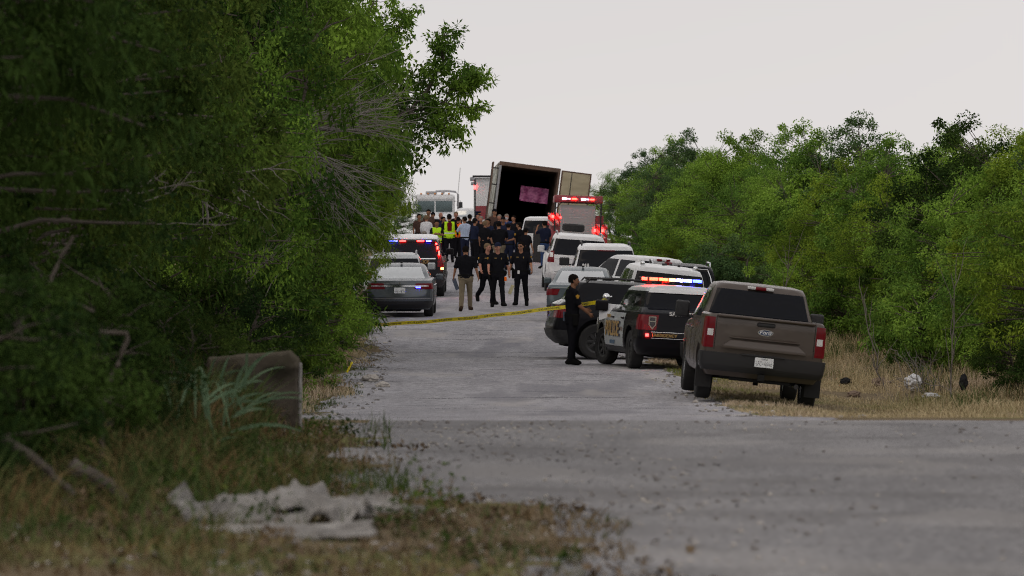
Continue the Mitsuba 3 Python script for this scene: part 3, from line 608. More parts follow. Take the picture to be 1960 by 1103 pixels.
# ------------------------------------------------------------------ vehicle bodies: plan outlines lofted upwards, then cut
def loft(lv, off=0.0, nz=26, bow=(0.07, 0.16), sb=0.035):
    lv = np.array(lv, float)
    z = np.unique(np.concatenate([np.linspace(lv[0, 0], lv[-1, 0], nz), lv[:, 0]]))
    f = PchipInterpolator(lv[:, 0], lv[:, 1:])
    rings = []
    for zz in z:
        yr, yf, hw, rr, rf = f(zz); yr, yf, hw = yr - off, yf + off, hw + off
        pts = []
        for cx, cy, r, a0 in ((hw - rf, yf - rf, rf, 0), (-(hw - rf), yf - rf, rf, 90), (-(hw - rr), yr + rr, rr, 180), (hw - rr, yr + rr, rr, 270)):
            for a in np.radians(np.linspace(a0, a0 + 90, 6)): pts.append((cx + r * math.cos(a), cy + r * math.sin(a)))
        full = []
        for k in range(24):
            p, q = np.array(pts[k]), np.array(pts[(k + 1) % 24]); full.append(p)
            if k % 6 == 5:
                for t in np.linspace(0, 1, 9)[1:-1]: full.append(p + (q - p) * t)
        P = np.array(full); ym = (yr + yf) / 2; hl = (yf - yr) / 2; s = (P[:, 1] - ym) / hl; tt = (P[:, 0] / hw) ** 2
        P[:, 1] += bow[0] * tt * np.clip(-s, 0, 1) ** 5 - bow[1] * tt * np.clip(s, 0, 1) ** 5
        P[:, 0] *= 1 - sb * s ** 2
        rings.append(np.column_stack([P, np.full(len(P), zz)]))
    n = len(rings[0]); V = np.vstack(rings + [[rings[0].mean(0)], [rings[-1].mean(0) + [0, 0, 0.01 + off]]])
    m = len(rings); i, j = np.meshgrid(np.arange(m - 1), np.arange(n), indexing='ij')
    q = np.stack([i * n + j, i * n + (j + 1) % n, (i + 1) * n + (j + 1) % n, (i + 1) * n + j], -1).reshape(-1, 4)
    j = np.arange(n); e = (m - 1) * n
    F = np.vstack([q[:, [0, 1, 2]], q[:, [0, 2, 3]], np.stack([j * 0 + m * n, (j + 1) % n, j], 1), np.stack([j * 0 + m * n + 1, e + j, e + (j + 1) % n], 1)])
    return man(trimesh.Trimesh(V, F, process=False))
def suv_levels(L, W, Hh, belt=1.06, rs=0.30):
    h = L / 2
    return [(.30, -h + .24, h - .3, W / 2 - .10, .2, .3), (.46, -h + .05, h - .06, W / 2 - .02, .2, .35), (.66, -h, h, W / 2, .16, .38), (.86, -h + .05, h - .02, W / 2, .13, .38), (belt - .04, -h + .07, h - .10, W / 2 - .01, .12, .34),
            (belt + .05, -h + .09, h - .45, W / 2 - .035, .12, .3), (belt + .12, -h + .11, h - 1.30, W / 2 - .06, .12, .22), (Hh - .45, -h + .11 + rs * .55, h - 1.85, W / 2 - .14, .11, .2), (Hh - .17, -h + .11 + rs * .95, h - 2.22, W / 2 - .215, .12, .2),
            (Hh - .06, -h + .15 + rs * 1.1, h - 2.45, W / 2 - .28, .2, .25), (Hh - .01, -h + .45 + rs, h - 2.75, W / 2 - .46, .3, .3)]
def sedan_levels(L, W, Hh):
    h = L / 2
    return [(.20, -h + .22, h - .3, W / 2 - .1, .25, .35), (.36, -h + .04, h - .05, W / 2 - .02, .28, .42), (.56, -h, h, W / 2, .26, .45), (.76, -h + .03, h - .03, W / 2, .2, .42), (.92, -h + .04, h - .16, W / 2 - .02, .16, .4),
            (1.0, -h + .10, h - .7, W / 2 - .05, .18, .35), (1.05, -h + .52, h - 1.25, W / 2 - .10, .2, .25), (1.22, -h + .98, h - 1.72, W / 2 - .19, .2, .2), (Hh - .09, -h + 1.50, h - 2.12, W / 2 - .27, .22, .22), (Hh - .03, -h + 1.8, h - 2.35, W / 2 - .35, .25, .25), (Hh - .005, -h + 2.1, h - 2.5, W / 2 - .5, .3, .3)]
SPEC = dict(
    suv=dict(L=5.25, W=2.04, H=1.90, r=.40, wb=2.98, belt=1.10, rs=.26), explorer=dict(L=5.05, W=2.0, H=1.70, r=.385, wb=3.03, belt=1.02, rs=.36), crossover=dict(L=4.6, W=1.86, H=1.62, r=.35, wb=2.70, belt=.98, rs=.42),
    sedan=dict(L=4.87, W=1.85, H=1.45, r=.335, wb=2.85), pickup=dict(L=5.89, W=2.03, H=1.95, r=.415, wb=3.68))

_wheel = {}
def wheel_meshes(r, style):
    k = (r, style)
    if k in _wheel: return _wheel[k]
    w = 0.125; ri = r * .64
    tyre = lathe([(ri, -w * .85), (r * .90, -w), (r * .975, -w * .86), (r, -w * .6), (r, w * .6), (r * .975, w * .86), (r * .90, w), (ri, w * .85), (ri, -w * .85)], 40)
    rim = [lathe([(ri * .84, -w * .7), (ri, -w * .80), (ri, w * .80), (ri * .84, w * .7), (ri * .80, w * .2), (ri * .80, -w * .2), (ri * .84, -w * .7)], 32)]
    hub = lathe([(0.001, w * .62), (ri * .26, w * .60), (ri * .30, w * .45), (ri * .30, -w * .45), (ri * .26, -w * .60), (0.001, -w * .62)], 20)
    back = lathe([(0.001, -.03), (ri * .82, -.03), (ri * .82, .03), (0.001, .03)], 28)
    for i in range(5 if style == 'alloy' else 8):
        a = 2 * math.pi * i / (5 if style == 'alloy' else 8)
        s = box(-w * .6, w * .6, -.035, .035, ri * .2, ri * .88, .012)
        rim.append(rot(s, math.degrees(a), [1, 0, 0]))
    _wheel[k] = (tyre, cat(rim), hub, back)
    return _wheel[k]

class Car(Thing):
    def __init__(self, kind, name, label, category, X, Y, head, roll=0.0, paint='paint_white', group=None, dz=0.0, hub='alloy', steer=0.0, scale=1.0, glass='tint_glass', arch='under_black'):
        s = SPEC[kind]; self.s = s; self.kind = kind
        a = math.radians(head); fx, fy = math.sin(a), math.cos(a); rx, ry = math.cos(a), -math.sin(a)
        g = lambda u, v: float(H(X + rx * u + fx * v, Y + ry * u + fy * v))
        t, b = .82, s['wb'] / 2
        pitch = math.degrees(math.atan2((g(0, b) - g(0, -b)), 2 * b)); gr = math.degrees(math.atan2(g(-t, 0) - g(t, 0), 2 * t))
        z = (g(-t, b) + g(t, b) + g(-t, -b) + g(t, -b)) / 4
        if roll is None: roll = gr
        xf = T().translate([X, Y, z + dz]).rotate([0, 0, 1], -head).rotate([0, 1, 0], roll).rotate([1, 0, 0], pitch)
        super().__init__(name, label, category, group, xf)
        L, W, Hh, r, wb = s['L'], s['W'], s['H'], s['r'], s['wb']; h = L / 2
        self.h, self.paint = h, paint
        wells = []
        for sy in (-wb / 2, wb / 2):
            wells.append(mf.Manifold.cylinder(3, r + .075, r + .075, 40).rotate([0, 90, 0]).translate([-1.5, sy, r + .02]))
        well = mf.Manifold.batch_boolean(wells, mf.OpType.Add)
        inner = mbox(-W / 2 + .36, W / 2 - .36, -h, h, .2, 2)
        self.well = well - inner
        if kind == 'pickup':
            low = [(.42, -h + .20, h - .3, W / 2 - .10, .1, .3), (.60, -h + .09, h - .05, W / 2 - .015, .08, .3), (.80, -h + .075, h, W / 2, .06, .3), (1.0, -h + .07, h - .02, W / 2, .06, .3), (1.12, -h + .07, h - .10, W / 2 - .005, .06, .3), (1.2, -h + .07, h - .4, W / 2 - .02, .06, .3), (1.25, -h + .07, h - 1.1, W / 2 - .03, .06, .25), (1.27, -h + .07, h - 1.45, W / 2 - .035, .06, .25)]
            bed = [(.9, -h + .07, -h + 1.86, W / 2 - .002, .06, .05), (1.25, -h + .07, -h + 1.86, W / 2 - .01, .06, .05), (1.39, -h + .08, -h + 1.86, W / 2 - .03, .06, .05), (1.42, -h + .10, -h + 1.86, W / 2 - .06, .06, .05)]
            cab = [(.9, -h + 1.9, h - 1.25, W / 2 - .012, .08, .25), (1.27, -h + 1.9, h - 1.36, W / 2 - .045, .1, .25), (1.6, -h + 1.99, h - 1.78, W / 2 - .15, .12, .2), (1.82, -h + 2.06, h - 2.1, W / 2 - .225, .13, .2), (1.92, -h + 2.15, h - 2.3, W / 2 - .29, .2, .25), (1.95, -h + 2.4, h - 2.6, W / 2 - .45, .3, .3)]
            self.low, self.cab, self.bed = low, cab, bed
            hollow = mbox(-W / 2 + .13, W / 2 - .13, -h + .20, -h + 1.80, .95, 2)
            B = (loft(low, bow=(.02, .16)) + loft(bed, bow=(.02, 0)) + loft(cab, bow=(.03, .12))) - hollow - self.well
            self.shell = lambda off: loft(low, off, bow=(.02, .16)) + loft(bed, off, bow=(.02, 0)) + loft(cab, off, bow=(.03, .12))
        else:
            self.low = suv_levels(L, W, Hh, s['belt'], s['rs']) if kind != 'sedan' else sedan_levels(L, W, Hh)
            bow = (.07, .16) if kind != 'sedan' else (.14, .22)
            B = loft(self.low, bow=bow) - self.well
            self.shell = lambda off: loft(self.low, off, bow=bow)
        self.part('body', B, paint, smooth=38)
        self.cache = {}
        # underside and wheels
        zb = .30 if kind != 'sedan' else .20
        if kind == 'pickup': zb = .42
        self.part('underbody', cat([mbox(-W / 2 + .38, W / 2 - .38, -h + .35, h - .4, zb - .05, zb + .5), mbox(-.04, .04, -wb / 2 - .04, -wb / 2 + .04, r - .12, r + .12), mbox(-W / 2 + .2, W / 2 - .2, -wb / 2 - .05, -wb / 2 + .05, r - .06, r + .05), mbox(-W / 2 + .2, W / 2 - .2, wb / 2 - .05, wb / 2 + .05, r - .06, r + .05)]), 'under_black')
        ty, rm, hb, bk = wheel_meshes(r, 'alloy' if hub == 'alloy' else 'steel')
        for sx in (-1, 1):
            for sy in (-1, 1):
                def put(m): return mv(rot(m if sx > 0 else rot(m, 180, [0, 0, 1]), steer if sy > 0 else 0, [0, 0, 1]), [sx * (W / 2 - .155), sy * wb / 2, r])
                k = self.part('wheel', put(bk), 'steel_dark')
                self.part('tyre', put(ty), 'rubber', k); self.part('rim', put(rm), 'alloy' if hub == 'alloy' else 'steel_dark', k); self.part('hub', put(hb), 'chrome' if hub == 'police' else ('alloy' if hub == 'alloy' else 'steel_dark'), k)
        self.windows(glass)
    def cut(self, off, prism):
        if off not in self.cache: self.cache[off] = self.shell(off) - self.well
        return self.cache[off] ^ prism
    def rearw(self, pts, d=2.2): return prism_xz(pts, -self.h - .5, -self.h + d)
    def windows(self, glass):
        s, h = self.s, self.h; W, Hh = s['W'], s['H']
        if self.kind == 'pickup':
            z0, z1 = 1.33, 1.83
            self.part('rear_window', self.cut(.006, prism_xz([(-.86, z0), (.86, z0), (.72, z1), (-.72, z1)], -h + 1.7, -h + 2.3)), glass, smooth=20)
            side = [[(-h + 2.16, z0), (-h + 3.0, z0), (-h + 3.0, z1 - .02), (-h + 2.30, z1 - .02)], [(-h + 3.1, z0), (h - 1.75, z0), (h - 2.25, z1 - .02), (-h + 3.1, z1 - .02)]]
            ws = (h - 1.95, h - 1.0, 1.30, z1)
        elif self.kind == 'sedan':
            z0, z1 = 1.04, Hh - .10
            self.part('rear_window', self.cut(.006, prism_xz([(-.68, z0 + .015), (.68, z0 + .015), (.54, z1), (-.54, z1)], -h - .2, -.55)), glass, smooth=20)
            side = [[(-h + 1.25, z0 + .03), (-.05, z0), (-.05, z1), (-h + 1.75, z1)], [(.05, z0), (h - 1.45, z0), (h - 2.15, z1), (.05, z1)]]
            ws = (h - 2.1, h - 1.1, 1.06, z1)
        else:
            z0, z1 = s['belt'] + .13, Hh - .17
            a, b = W / 2 - .15, W / 2 - .26
            self.part('rear_window', self.cut(.006, self.rearw([(-a, z0), (a, z0), (b, z1), (-b, z1)], .9)), glass, smooth=20)
            q = -h + .42 + s['rs'] * .5; t = -h + .52 + s['rs']
            side = [[(q, z0 + .03), (-1.25, z0), (-1.25, z1 - .02), (t, z1 - .02)], [(-1.15, z0), (-.05, z0), (-.05, z1), (-1.15, z1)], [(.05, z0), (h - 1.55, z0), (h - 2.2, z1), (.05, z1)]]
            ws = (h - 2.3, h - 1.1, s['belt'] + .14, z1)
        for sx in (-1, 1):
            for p in side:
                x0, x1 = (0.45, 1.3) if sx > 0 else (-1.3, -.45)
                self.part('side_window', self.cut(.006, prism_yz(p, x0, x1)), 'tint_glass', smooth=20)
        y0, y1, zz0, zz1 = ws
        self.part('windscreen', self.cut(.007, prism_yz([(y0 - .4, zz0), (y1 + .6, zz0), (y1 + .6, zz1 - .01), (y0 - .4, zz1 - .01)], -.66, .66) - mbox(-2, 2, -9, y0 - .45 + .1, 0, 3)), 'tint_glass', smooth=20)
    def mirrors(self, m='trim_black', z=None, y=None, size=(.22, .18), out=.16):
        s, h = self.s, self.h
        z = z or (s.get('belt', 1.0 if self.kind == 'sedan' else 1.22) + .12); y = y if y is not None else h - (1.75 if self.kind != 'sedan' else 1.6)
        for sx in (-1, 1):
            x0, x1 = s['W'] / 2 - .06 + out * .3, s['W'] / 2 - .06 + out * .3 + size[0]
            a, b = (x0, x1) if sx > 0 else (-x1, -x0)
            self.part('mirror', cat([box(a, b, y - .07, y + .05, z - .02, z + size[1], .035), box(min(a, b) if sx < 0 else s['W'] / 2 - .16, max(a, b) if sx > 0 else -s['W'] / 2 + .16, y - .02, y + .03, z - .02, z + .03, .012)]), m)
    def lamps(self, pts, m='lamp_red', off=.014, y1=.5, inner=None, name='tail_lamp'):
        for sx in (-1, 1):
            p = [(sx * x, z) for x, z in pts][::sx]
            k = self.part(name, self.cut(off, self.rearw(p, y1)), m)
            if inner is not None and k:
                self.part('reverse_lamp', self.cut(off + .006, self.rearw([(sx * x, z) for x, z in inner][::sx], y1)), 'lamp_clear', k)
    def bumper(self, z0, z1, m, off=.03, d=.45, front=True):
        self.part('rear_bumper', self.cut(off, mbox(-2, 2, -9, -self.h + d, z0, z1)), m)
        if front: self.part('front_bumper', self.cut(off, mbox(-2, 2, self.h - d - .1, 9, z0, z1)), m)
    def rear_y(self, x, z):
        b = self.cut(0.0, mbox(x - .01, x + .01, -9, 0, z - .01, z + .01)) if True else None
        return b.bounding_box()[1]
    def plate(self, txt, x, z, state=None, tilt=4, out=.03):
        y = self.rear_y(x, z) - out
        k = self.part('license_plate', on_rear(mv(to_tm(mbox(-.152, .152, -.077, .077, -.02, .02)), [0, 0, 0]), x, y, z, tilt), 'plate_white')
        tm = text(txt, .072, .008, False); f = .262 / (tm.bounds[1][0] - tm.bounds[0][0]); tm.apply_scale([f, 1, 1])
        self.part('lettering', on_rear(tm, x, y - .019, z - .052, tilt), 'plate_ink', k)
        if state: self.part('lettering', on_rear(text(state, .024, .008), x, y - .019, z + .042, tilt), 'plate_ink', k)
    def seams(self, lines, m='under_black'):
        g = [self.cut(.0045, prism_yz([(y - .006, z0), (y + .006, z0), (y + .006, z1), (y - .006, z1)], a, b)) for (y, z0, z1) in lines for a, b in ((-1.3, -.7), (.7, 1.3))]
        self.parts('door_seam', g, m)
    def handles(self, ys, z, m):
        for sx in (-1, 1):
            for y in ys:
                x = sx * (self.s['W'] / 2 + .004)
                self.part('door_handle', box(min(x - sx * .05, x + sx * .022), max(x - sx * .05, x + sx * .022), y - .11, y + .11, z - .018, z + .018, .012), m)
    def rails(self, m='trim_black', y0=None, y1=None):
        s, h = self.s, self.h
        y0 = -h + .75 if y0 is None else y0; y1 = h - 2.75 if y1 is None else y1
        for sx in (-1, 1):
            x = sx * (s['W'] / 2 - .31); p = [(x, y0, s['H'] - .06), (x, y0 + .08, s['H'] + .035), (x, (y0 + y1) / 2, s['H'] + .05), (x, y1 - .1, s['H'] + .035), (x, y1, s['H'] - .06)]
            self.part('roof_rail', tube(p, .022, 6), m)
    def headlamps(self, z0, z1):
        for sx in (-1, 1):
            a, b = (.55, .98) if sx > 0 else (-.98, -.55)
            self.part('headlamp', self.cut(.01, mbox(a, b, self.h - .5, 9, z0, z1)), 'lamp_clear')
def lamp_part(t, parent, x0, x1, y0, y1, z0, z1, e, m='lamp_clear', name='lamp'):
    t.part(name, box(x0, x1, y0, y1, z0, z1, min(.01, (z1 - z0) / 3)), m, parent, emit=e)
RED, BLUE, AMB, WHT = (20, .05, .04), (.10, .20, 20), (22, .12, .008), (5, 5, 6)

# --- brown pickup, nearest
def brown_pickup():
    c = Car('pickup', 'pickup_truck', 'brown crew-cab pickup parked half on the right verge, nearest to the camera', 'pickup truck', 3.93, 88.0, -1.6, 6.0, 'paint_brown', dz=.02)
    h = c.h
    k = c.part('tailgate', c.cut(.012, c.rearw([(-.80, .86), (.80, .86), (.80, 1.395), (-.80, 1.395)], .16)), 'paint_brown')
    c.part('spoiler_lip', box(-.80, .80, -h - .035, -h + .13, 1.378, 1.428, .018), 'paint_brown', k)
    c.part('panel', mf.Manifold.batch_hull([mf.Manifold.sphere(.008, 8).translate(q) for q in [(s_ * a_, y_, z_) for s_ in (-1, 1) for a_, y_, z_ in ((.68, -h - .012, .885), (.66, -h - .012, .925), (.53, -h + .055, 1.03), (.6, -h + .06, .89))]]), 'paint_brown', k, label='stamped lower step of the tailgate')
    c.part('ledge', mf.Manifold.batch_hull([mf.Manifold.sphere(.008, 8).translate(q) for q in [(s_ * a_, y_, z_) for s_ in (-1, 1) for a_, y_, z_ in ((.57, -h + .02, 1.062), (.57, -h + .06, 1.05), (.52, -h + .055, 1.085))]]), 'paint_brown', k)
    c.part('panel', c.cut(.022, c.rearw([(-.79, 1.31), (.79, 1.31), (.79, 1.39), (-.79, 1.39)], .14)), 'paint_brown', k)
    c.part('handle', box(-.15, .15, -h + .028, -h + .08, 1.275, 1.345, .02), 'trim_black', k)
    y = -h + .058
    th = np.linspace(0, 2 * np.pi, 33)[:-1]
    oval = lambda a, b: trimesh.creation.extrude_polygon(Polygon(np.stack([a * np.cos(th), b * np.sin(th)], 1)), .02, engine='earcut')
    e = c.part('emblem', on_rear(oval(.128, .052), 0, y + .008, 1.185), 'chrome', k)
    c.part('plaque', on_rear(oval(.115, .042), 0, y + .001, 1.185), 'badge_blue', k)
    tx = text('Ford', .052, .02); tx.apply_transform(np.array([[1.25, .25, 0, 0], [0, 1, 0, 0], [0, 0, 1, 0], [0, 0, 0, 1.0]]))
    c.part('lettering', on_rear(mv(tx, [-.005, 0, 0]), 0, y - .005, 1.163), 'decal_white', k)
    c.parts('tailgate_seam', [c.cut(.005, c.rearw([(s * .815, .84), (s * .805, .84), (s * .805, 1.40), (s * .815, 1.40)][::-s], .16)) for s in (-1, 1)], 'under_black')
    c.lamps([(.83, .865), (1.05, .865), (1.05, 1.365), (.83, 1.365)], y1=.32, inner=[(.85, 1.06), (.945, 1.06), (.945, 1.17), (.85, 1.17)])
    c.bumper(.50, .80, 'trim_black', .05, .30)
    c.part('bumper_step', mbox(-.36, .36, -h - .02, -h + .3, .795, .815), 'trim_black')
    c.part('hitch', cat([mbox(-.05, .05, -h - .05, -h + .4, .40, .50), mbox(-.5, .5, -h + .25, -h + .35, .36, .5)]), 'under_black')
    c.plate('LFC-4646', 0.02, .70, 'TEXAS', 2, .095)
    k = c.part('third_brake_light', box(-.22, .22, -h + 2.02, -h + 2.2, 1.855, 1.905, .012), 'lamp_clear')
    c.part('lens', box(-.09, .09, -h + 2.012, -h + 2.1, 1.852, 1.908, .012), 'lamp_red', k)
    c.mirrors('trim_black', 1.28, h - 1.85, (.24, .26), .25)
    c.seams([(-h + 2.0, .55, 1.28), (-h + 3.05, .55, 1.28), (h - 1.55, .55, 1.28)]); c.handles([-h + 2.9, -h + 3.95], 1.12, 'paint_brown')
    c.headlamps(.9, 1.1)
    c.parts('mud_flap', [mbox(s * .9 - .13, s * .9 + .13, -1.84 - .52, -1.84 - .5, .2, .55) for s in (-1, 1)], 'rubber')
    c.part('fuel_door', c.cut(.006, prism_yz([(-h + 1.1, 1.05), (-h + 1.3, 1.05), (-h + 1.3, 1.25), (-h + 1.1, 1.25)], -1.3, -.8)), 'paint_brown')
    c.part('exhaust', tube([(.55, -h + .7, .36), (.6, -h + .2, .36)], .04, 10), 'steel_dark')
brown_pickup()

def light_bar(c, y, z, w, cols, name='light_bar', back=True):
    """A bar across the roof at y; cols: list of (x0, x1, emission) for the lamps seen from behind."""
    k = c.part(name, cat([box(-w / 2, w / 2, y - .13, y + .13, z, z + .085, .035), mbox(-.5, -.4, y - .06, y + .06, z - .07, z + .01), mbox(.4, .5, y - .06, y + .06, z - .07, z + .01)]), 'trim_black')
    for x0, x1, e in cols:
        if e is None: c.part('lens', box(x0, x1, y - .142, y - .06, z + .012, z + .074, .012), 'lamp_red', k)
        else: lamp_part(c, k, x0, x1, y - .142, y - .05, z + .012, z + .074, e)
    return k

def side_text(c, s, hgt, y, z, m, tilt=0, depth=.012, sx=-1, dx=0.0):
    x = c.s['W'] / 2 + .012 + dx
    t = text(s, hgt, depth)
    c.part('lettering', on_left(t, -x + .006, y, z, tilt) if sx < 0 else mv(rot(rot(t, 90, [1, 0, 0]), 90, [0, 0, 1]), [x - .006, y, z]), m)

# --- black-and-white police SUV with the roof bar lit
def police_suv():
    c = Car('explorer', 'police_car', 'black and white police SUV with its roof light bar blazing amber and blue', 'police car', 3.02, 106.3, -9.5, 3.0, 'paint_black', hub='steel', steer=14)
    h = c.h
    for sx in (-1, 1):
        x0, x1 = (.6, 1.3) if sx > 0 else (-1.3, -.6)
        for (a, b) in ((-1.0, .04), (.06, 1.10)):
            p = [(a if a > 0 else a + .10, .42), (b, .42), (b, 1.10), (a, 1.10)] if a < 0 else [(a, .42), (b, .42), (b + .02, 1.10), (a, 1.10)]
            c.part('door', c.cut(.008, prism_yz(p, x0, x1)), 'paint_police_white', label='white side door of the police SUV')
        c.part('stripe', c.cut(.011, prism_yz([(-.92, .73), (1.08, .73), (1.08, .81), (-.92, .81)], x0, x1)), 'decal_band')
        side_text(c, 'POLICE', .30, .06, .62, 'decal_dark', 0, .012, sx, .012); side_text(c, 'POLICE', .285, .08, .628, 'gold', 0, .012, sx, .02)
        side_text(c, 'SAN ANTONIO', .065, .72, .98, 'gold', 0, .012, sx, .004); side_text(c, 'SAPD.GOV', .07, .1, .46, 'decal_blue', 0, .012, sx, .004)
        c.part('sill', c.cut(.014, prism_yz([(-1.05, .28), (1.12, .28), (1.12, .42), (-1.05, .42)], x0, x1)), 'trim_black')
    c.part('roof_panel', c.cut(.010, mbox(-2, 2, -h + .5, h - 2.3, c.s['H'] - .135, 3)), 'paint_police_white', label='white roof of the police SUV')
    c.handles([-.85, .2], .995, 'paint_black')
    c.part('tailgate', c.cut(.006, c.rearw([(-.70, .66), (.70, .66), (.74, 1.12), (-.74, 1.12)], .3)), 'paint_black')
    c.lamps([(.62, .80), (1.1, .80), (1.1, 1.10), (.56, 1.10)], y1=.30)
    for sx in (-1, 1):
        x = sx * .70; y = c.rear_y(x, .92) - .03
        sh = [(-.075, .13), (.075, .13), (.075, -.04), (0, -.13), (-.075, -.04)]
        k = c.part('shield', on_rear(trimesh.creation.extrude_polygon(Polygon(sh), .02, engine='earcut'), x, y, .94), 'chrome')
        c.part('shield_field', cat([on_rear(trimesh.creation.extrude_polygon(Polygon(q), .024, engine='earcut'), x, y, .94) for q in ([(-.055, .11), (.055, .11), (.055, .04), (-.055, .04)], [(-.055, .02), (.055, .02), (.055, -.035), (0, -.10), (-.055, -.035)])]), 'decal_dark', k)
    yy = c.rear_y(0, 1.13) - .012
    c.part('lettering', on_rear(text('SAN ANTONIO', .075, .02), 0, yy - .02, 1.10), 'decal_white')
    c.part('lettering', on_rear(text('EMERGENCY', .06, .02), -.45, c.rear_y(-.45, .70) - .02, .672), 'gold')
    c.parts('trim_strip', [box(-.72, .72, c.rear_y(.6, .76) - .03, c.rear_y(.6, .76) + .05, .752, .768, .006), box(-.72, .72, c.rear_y(.6, .64) - .03, c.rear_y(.6, .64) + .05, .632, .646, .006)], 'chrome')
    c.bumper(.30, .62, 'paint_black', .03, .45)
    x = -.80
    lamp_part(c, None, x - .03, x + .03, c.rear_y(x, .70) - .05, c.rear_y(x, .70) + .02, .665, .725, (26, .06, .05), name='marker_lamp')
    c.mirrors('paint_black', 1.12, h - 1.72, (.26, .20), .22)
    c.part('spotlight', cat([mf.Manifold.sphere(.085, 16).translate([-1.03, h - 1.60, 1.38]), mf.Manifold.cylinder(.12, .02, .02, 8).rotate([0, 70, 0]).translate([-1.02, h - 1.60, 1.36])]), 'chrome')
    c.seams([(-1.02, .45, 1.12), (.05, .45, 1.12), (1.13, .45, 1.10)])
    k = light_bar(c, -.55, 1.765, 1.28, [(-.62, -.50, (24, .09, .02)), (-.46, -.28, AMB), (-.26, -.08, (24, .22, .03)), (-.06, .08, (20, .8, .25)), (.10, .24, (4, 4, 16)), (.26, .42, (.5, .7, 26)), (.44, .62, (.12, .25, 28))])
    c.part('lens', box(-.20, -.05, -.75, -.66, 1.71, 1.76, .012), 'lamp_red', k)
    c.part('antenna', cat([tube([(.1, -1.3, 1.66), (.1, -1.32, 1.78)], .012, 6), tube([(-.05, -1.1, 1.68), (-.05, -1.11, 1.75)], .02, 6)]), 'trim_black')
    c.part('spoiler', c.cut(.03, c.rearw([(-.72, 1.545), (.72, 1.545), (.66, 1.64), (-.66, 1.64)], .9)), 'paint_white')
    c.part('wiper', tube([(0, c.rear_y(0, 1.19) - .03, 1.19), (.4, c.rear_y(.4, 1.22) - .03, 1.21)], .01, 6), 'trim_black')
    lamp_part(c, None, .66, .72, -h + .30, -h + .42, 1.25, 1.5, (14, .12, .01), name='window_lamp')
    c.headlamps(.8, .95)
    return c
police_suv()

# --- black SUV standing across the road behind it
def black_suv():
    c = Car('explorer', 'sport_utility', 'unlit black SUV standing broadside across the road behind the officer', 'SUV', 3.22, 113.2, 85.0, 1.0, 'paint_black', hub='police')
    c.lamps([(.62, .86), (1.1, .86), (1.1, 1.13), (.58, 1.13)], y1=.36)
    c.bumper(.30, .60, 'trim_black', .03, .45); c.mirrors('paint_black'); c.rails('trim_black'); c.headlamps(.8, .95)
    c.seams([(-1.02, .4, 1.1), (.05, .4, 1.1), (1.13, .4, 1.1)]); c.handles([-.85, .2], .99, 'paint_black')
    c.part('antenna', box(0, .25, -1.75, -1.5, 1.695, 1.75, .02), 'trim_black')
black_suv()

def white_roof_suv():
    c = Car('suv', 'police_car', 'white-roofed police SUV tilted on the verge just behind the lit light bar', 'police car', 3.30, 123.8, -5.0, 6.0, 'paint_white', hub='police', dz=.07)
    c.lamps([(.80, .95), (1.1, .95), (1.1, 1.35), (.82, 1.35)], y1=.3)
    c.bumper(.3, .62, 'trim_black', .03, .45); c.mirrors('trim_black'); c.headlamps(.85, 1.05)
    for sx in (-1, 1):
        x = sx * .62
        c.part('beacon', cat([mf.Manifold.sphere(.06, 14).translate([x, -1.9, 1.90]), mf.Manifold.cylinder(.06, .05, .05, 12).translate([x, -1.9, 1.84])]), 'chrome')
    for x, y in ((-.1, -1.6), (-.0, -1.2), (.15, -.9), (.28, -1.5)): c.part('antenna', box(x - .03, x + .03, y - .05, y + .05, 1.88, 1.945, .015), 'trim_black')
    c.part('roof_lamp', box(.05, .22, -.6, -.45, 1.89, 1.97, .02), 'lamp_red')
    c.part('tailgate', c.cut(.006, c.rearw([(-.8, .68), (.8, .68), (.82, 1.18), (-.82, 1.18)], .3)), 'paint_black')
    c.seams([(-1.1, .4, 1.15), (.0, .4, 1.15)])
white_roof_suv()

def dark_suv():
    c = Car('suv', 'sport_utility', 'dark SUV on the right verge with blue light glinting on its rear window', 'SUV', 4.06, 131.0, -1.0, 3.0, 'paint_black', hub='alloy')
    c.lamps([(.80, .95), (1.1, .95), (1.1, 1.35), (.82, 1.35)], y1=.3); c.bumper(.3, .62, 'trim_black'); c.mirrors('trim_black'); c.headlamps(.85, 1.05); c.rails('chrome')
    c.part('window_trim', cat([tube([(.775, -2.60, 1.22), (.70, -2.45, 1.6), (.63, -2.36, 1.76)], .012, 6), tube([(-.63, -2.33, 1.78), (0, -2.40, 1.79), (.63, -2.33, 1.78)], .012, 6)]), 'chrome')
dark_suv()

def white_pickup():
    c = Car('pickup', 'pickup_truck', 'white pickup parked askew behind the grey sedan, nose to the left', 'pickup truck', 3.62, 147.4, -33.0, 3.0, 'paint_white', dz=-.24)
    h = c.h
    c.lamps([(.84, .9), (1.1, .9), (1.1, 1.32), (.84, 1.32)], y1=.3); c.bumper(.5, .78, 'trim_black', .05, .3); c.mirrors('trim_black', 1.28, h - 1.85, (.24, .2), .2); c.headlamps(.9, 1.1)
    k = c.part('third_brake_light', box(-.20, .20, -h + 2.02, -h + 2.2, 1.855, 1.905, .012), 'lamp_clear')
    c.part('lens', cat([box(-.205, -.07, -h + 2.01, -h + 2.1, 1.85, 1.91, .012), box(.07, .205, -h + 2.01, -h + 2.1, 1.85, 1.91, .012)]), 'lamp_red', k)
    c.part('antenna', tube([(-.85, h - 1.2, 1.2), (-.85, h - 1.25, 1.62)], .006, 5), 'trim_black')
    c.seams([(-h + 2.0, .55, 1.28), (-h + 3.05, .55, 1.28), (h - 1.55, .55, 1.28)]); c.handles([-h + 2.9, -h + 3.95], 1.12, 'paint_white')
white_pickup()

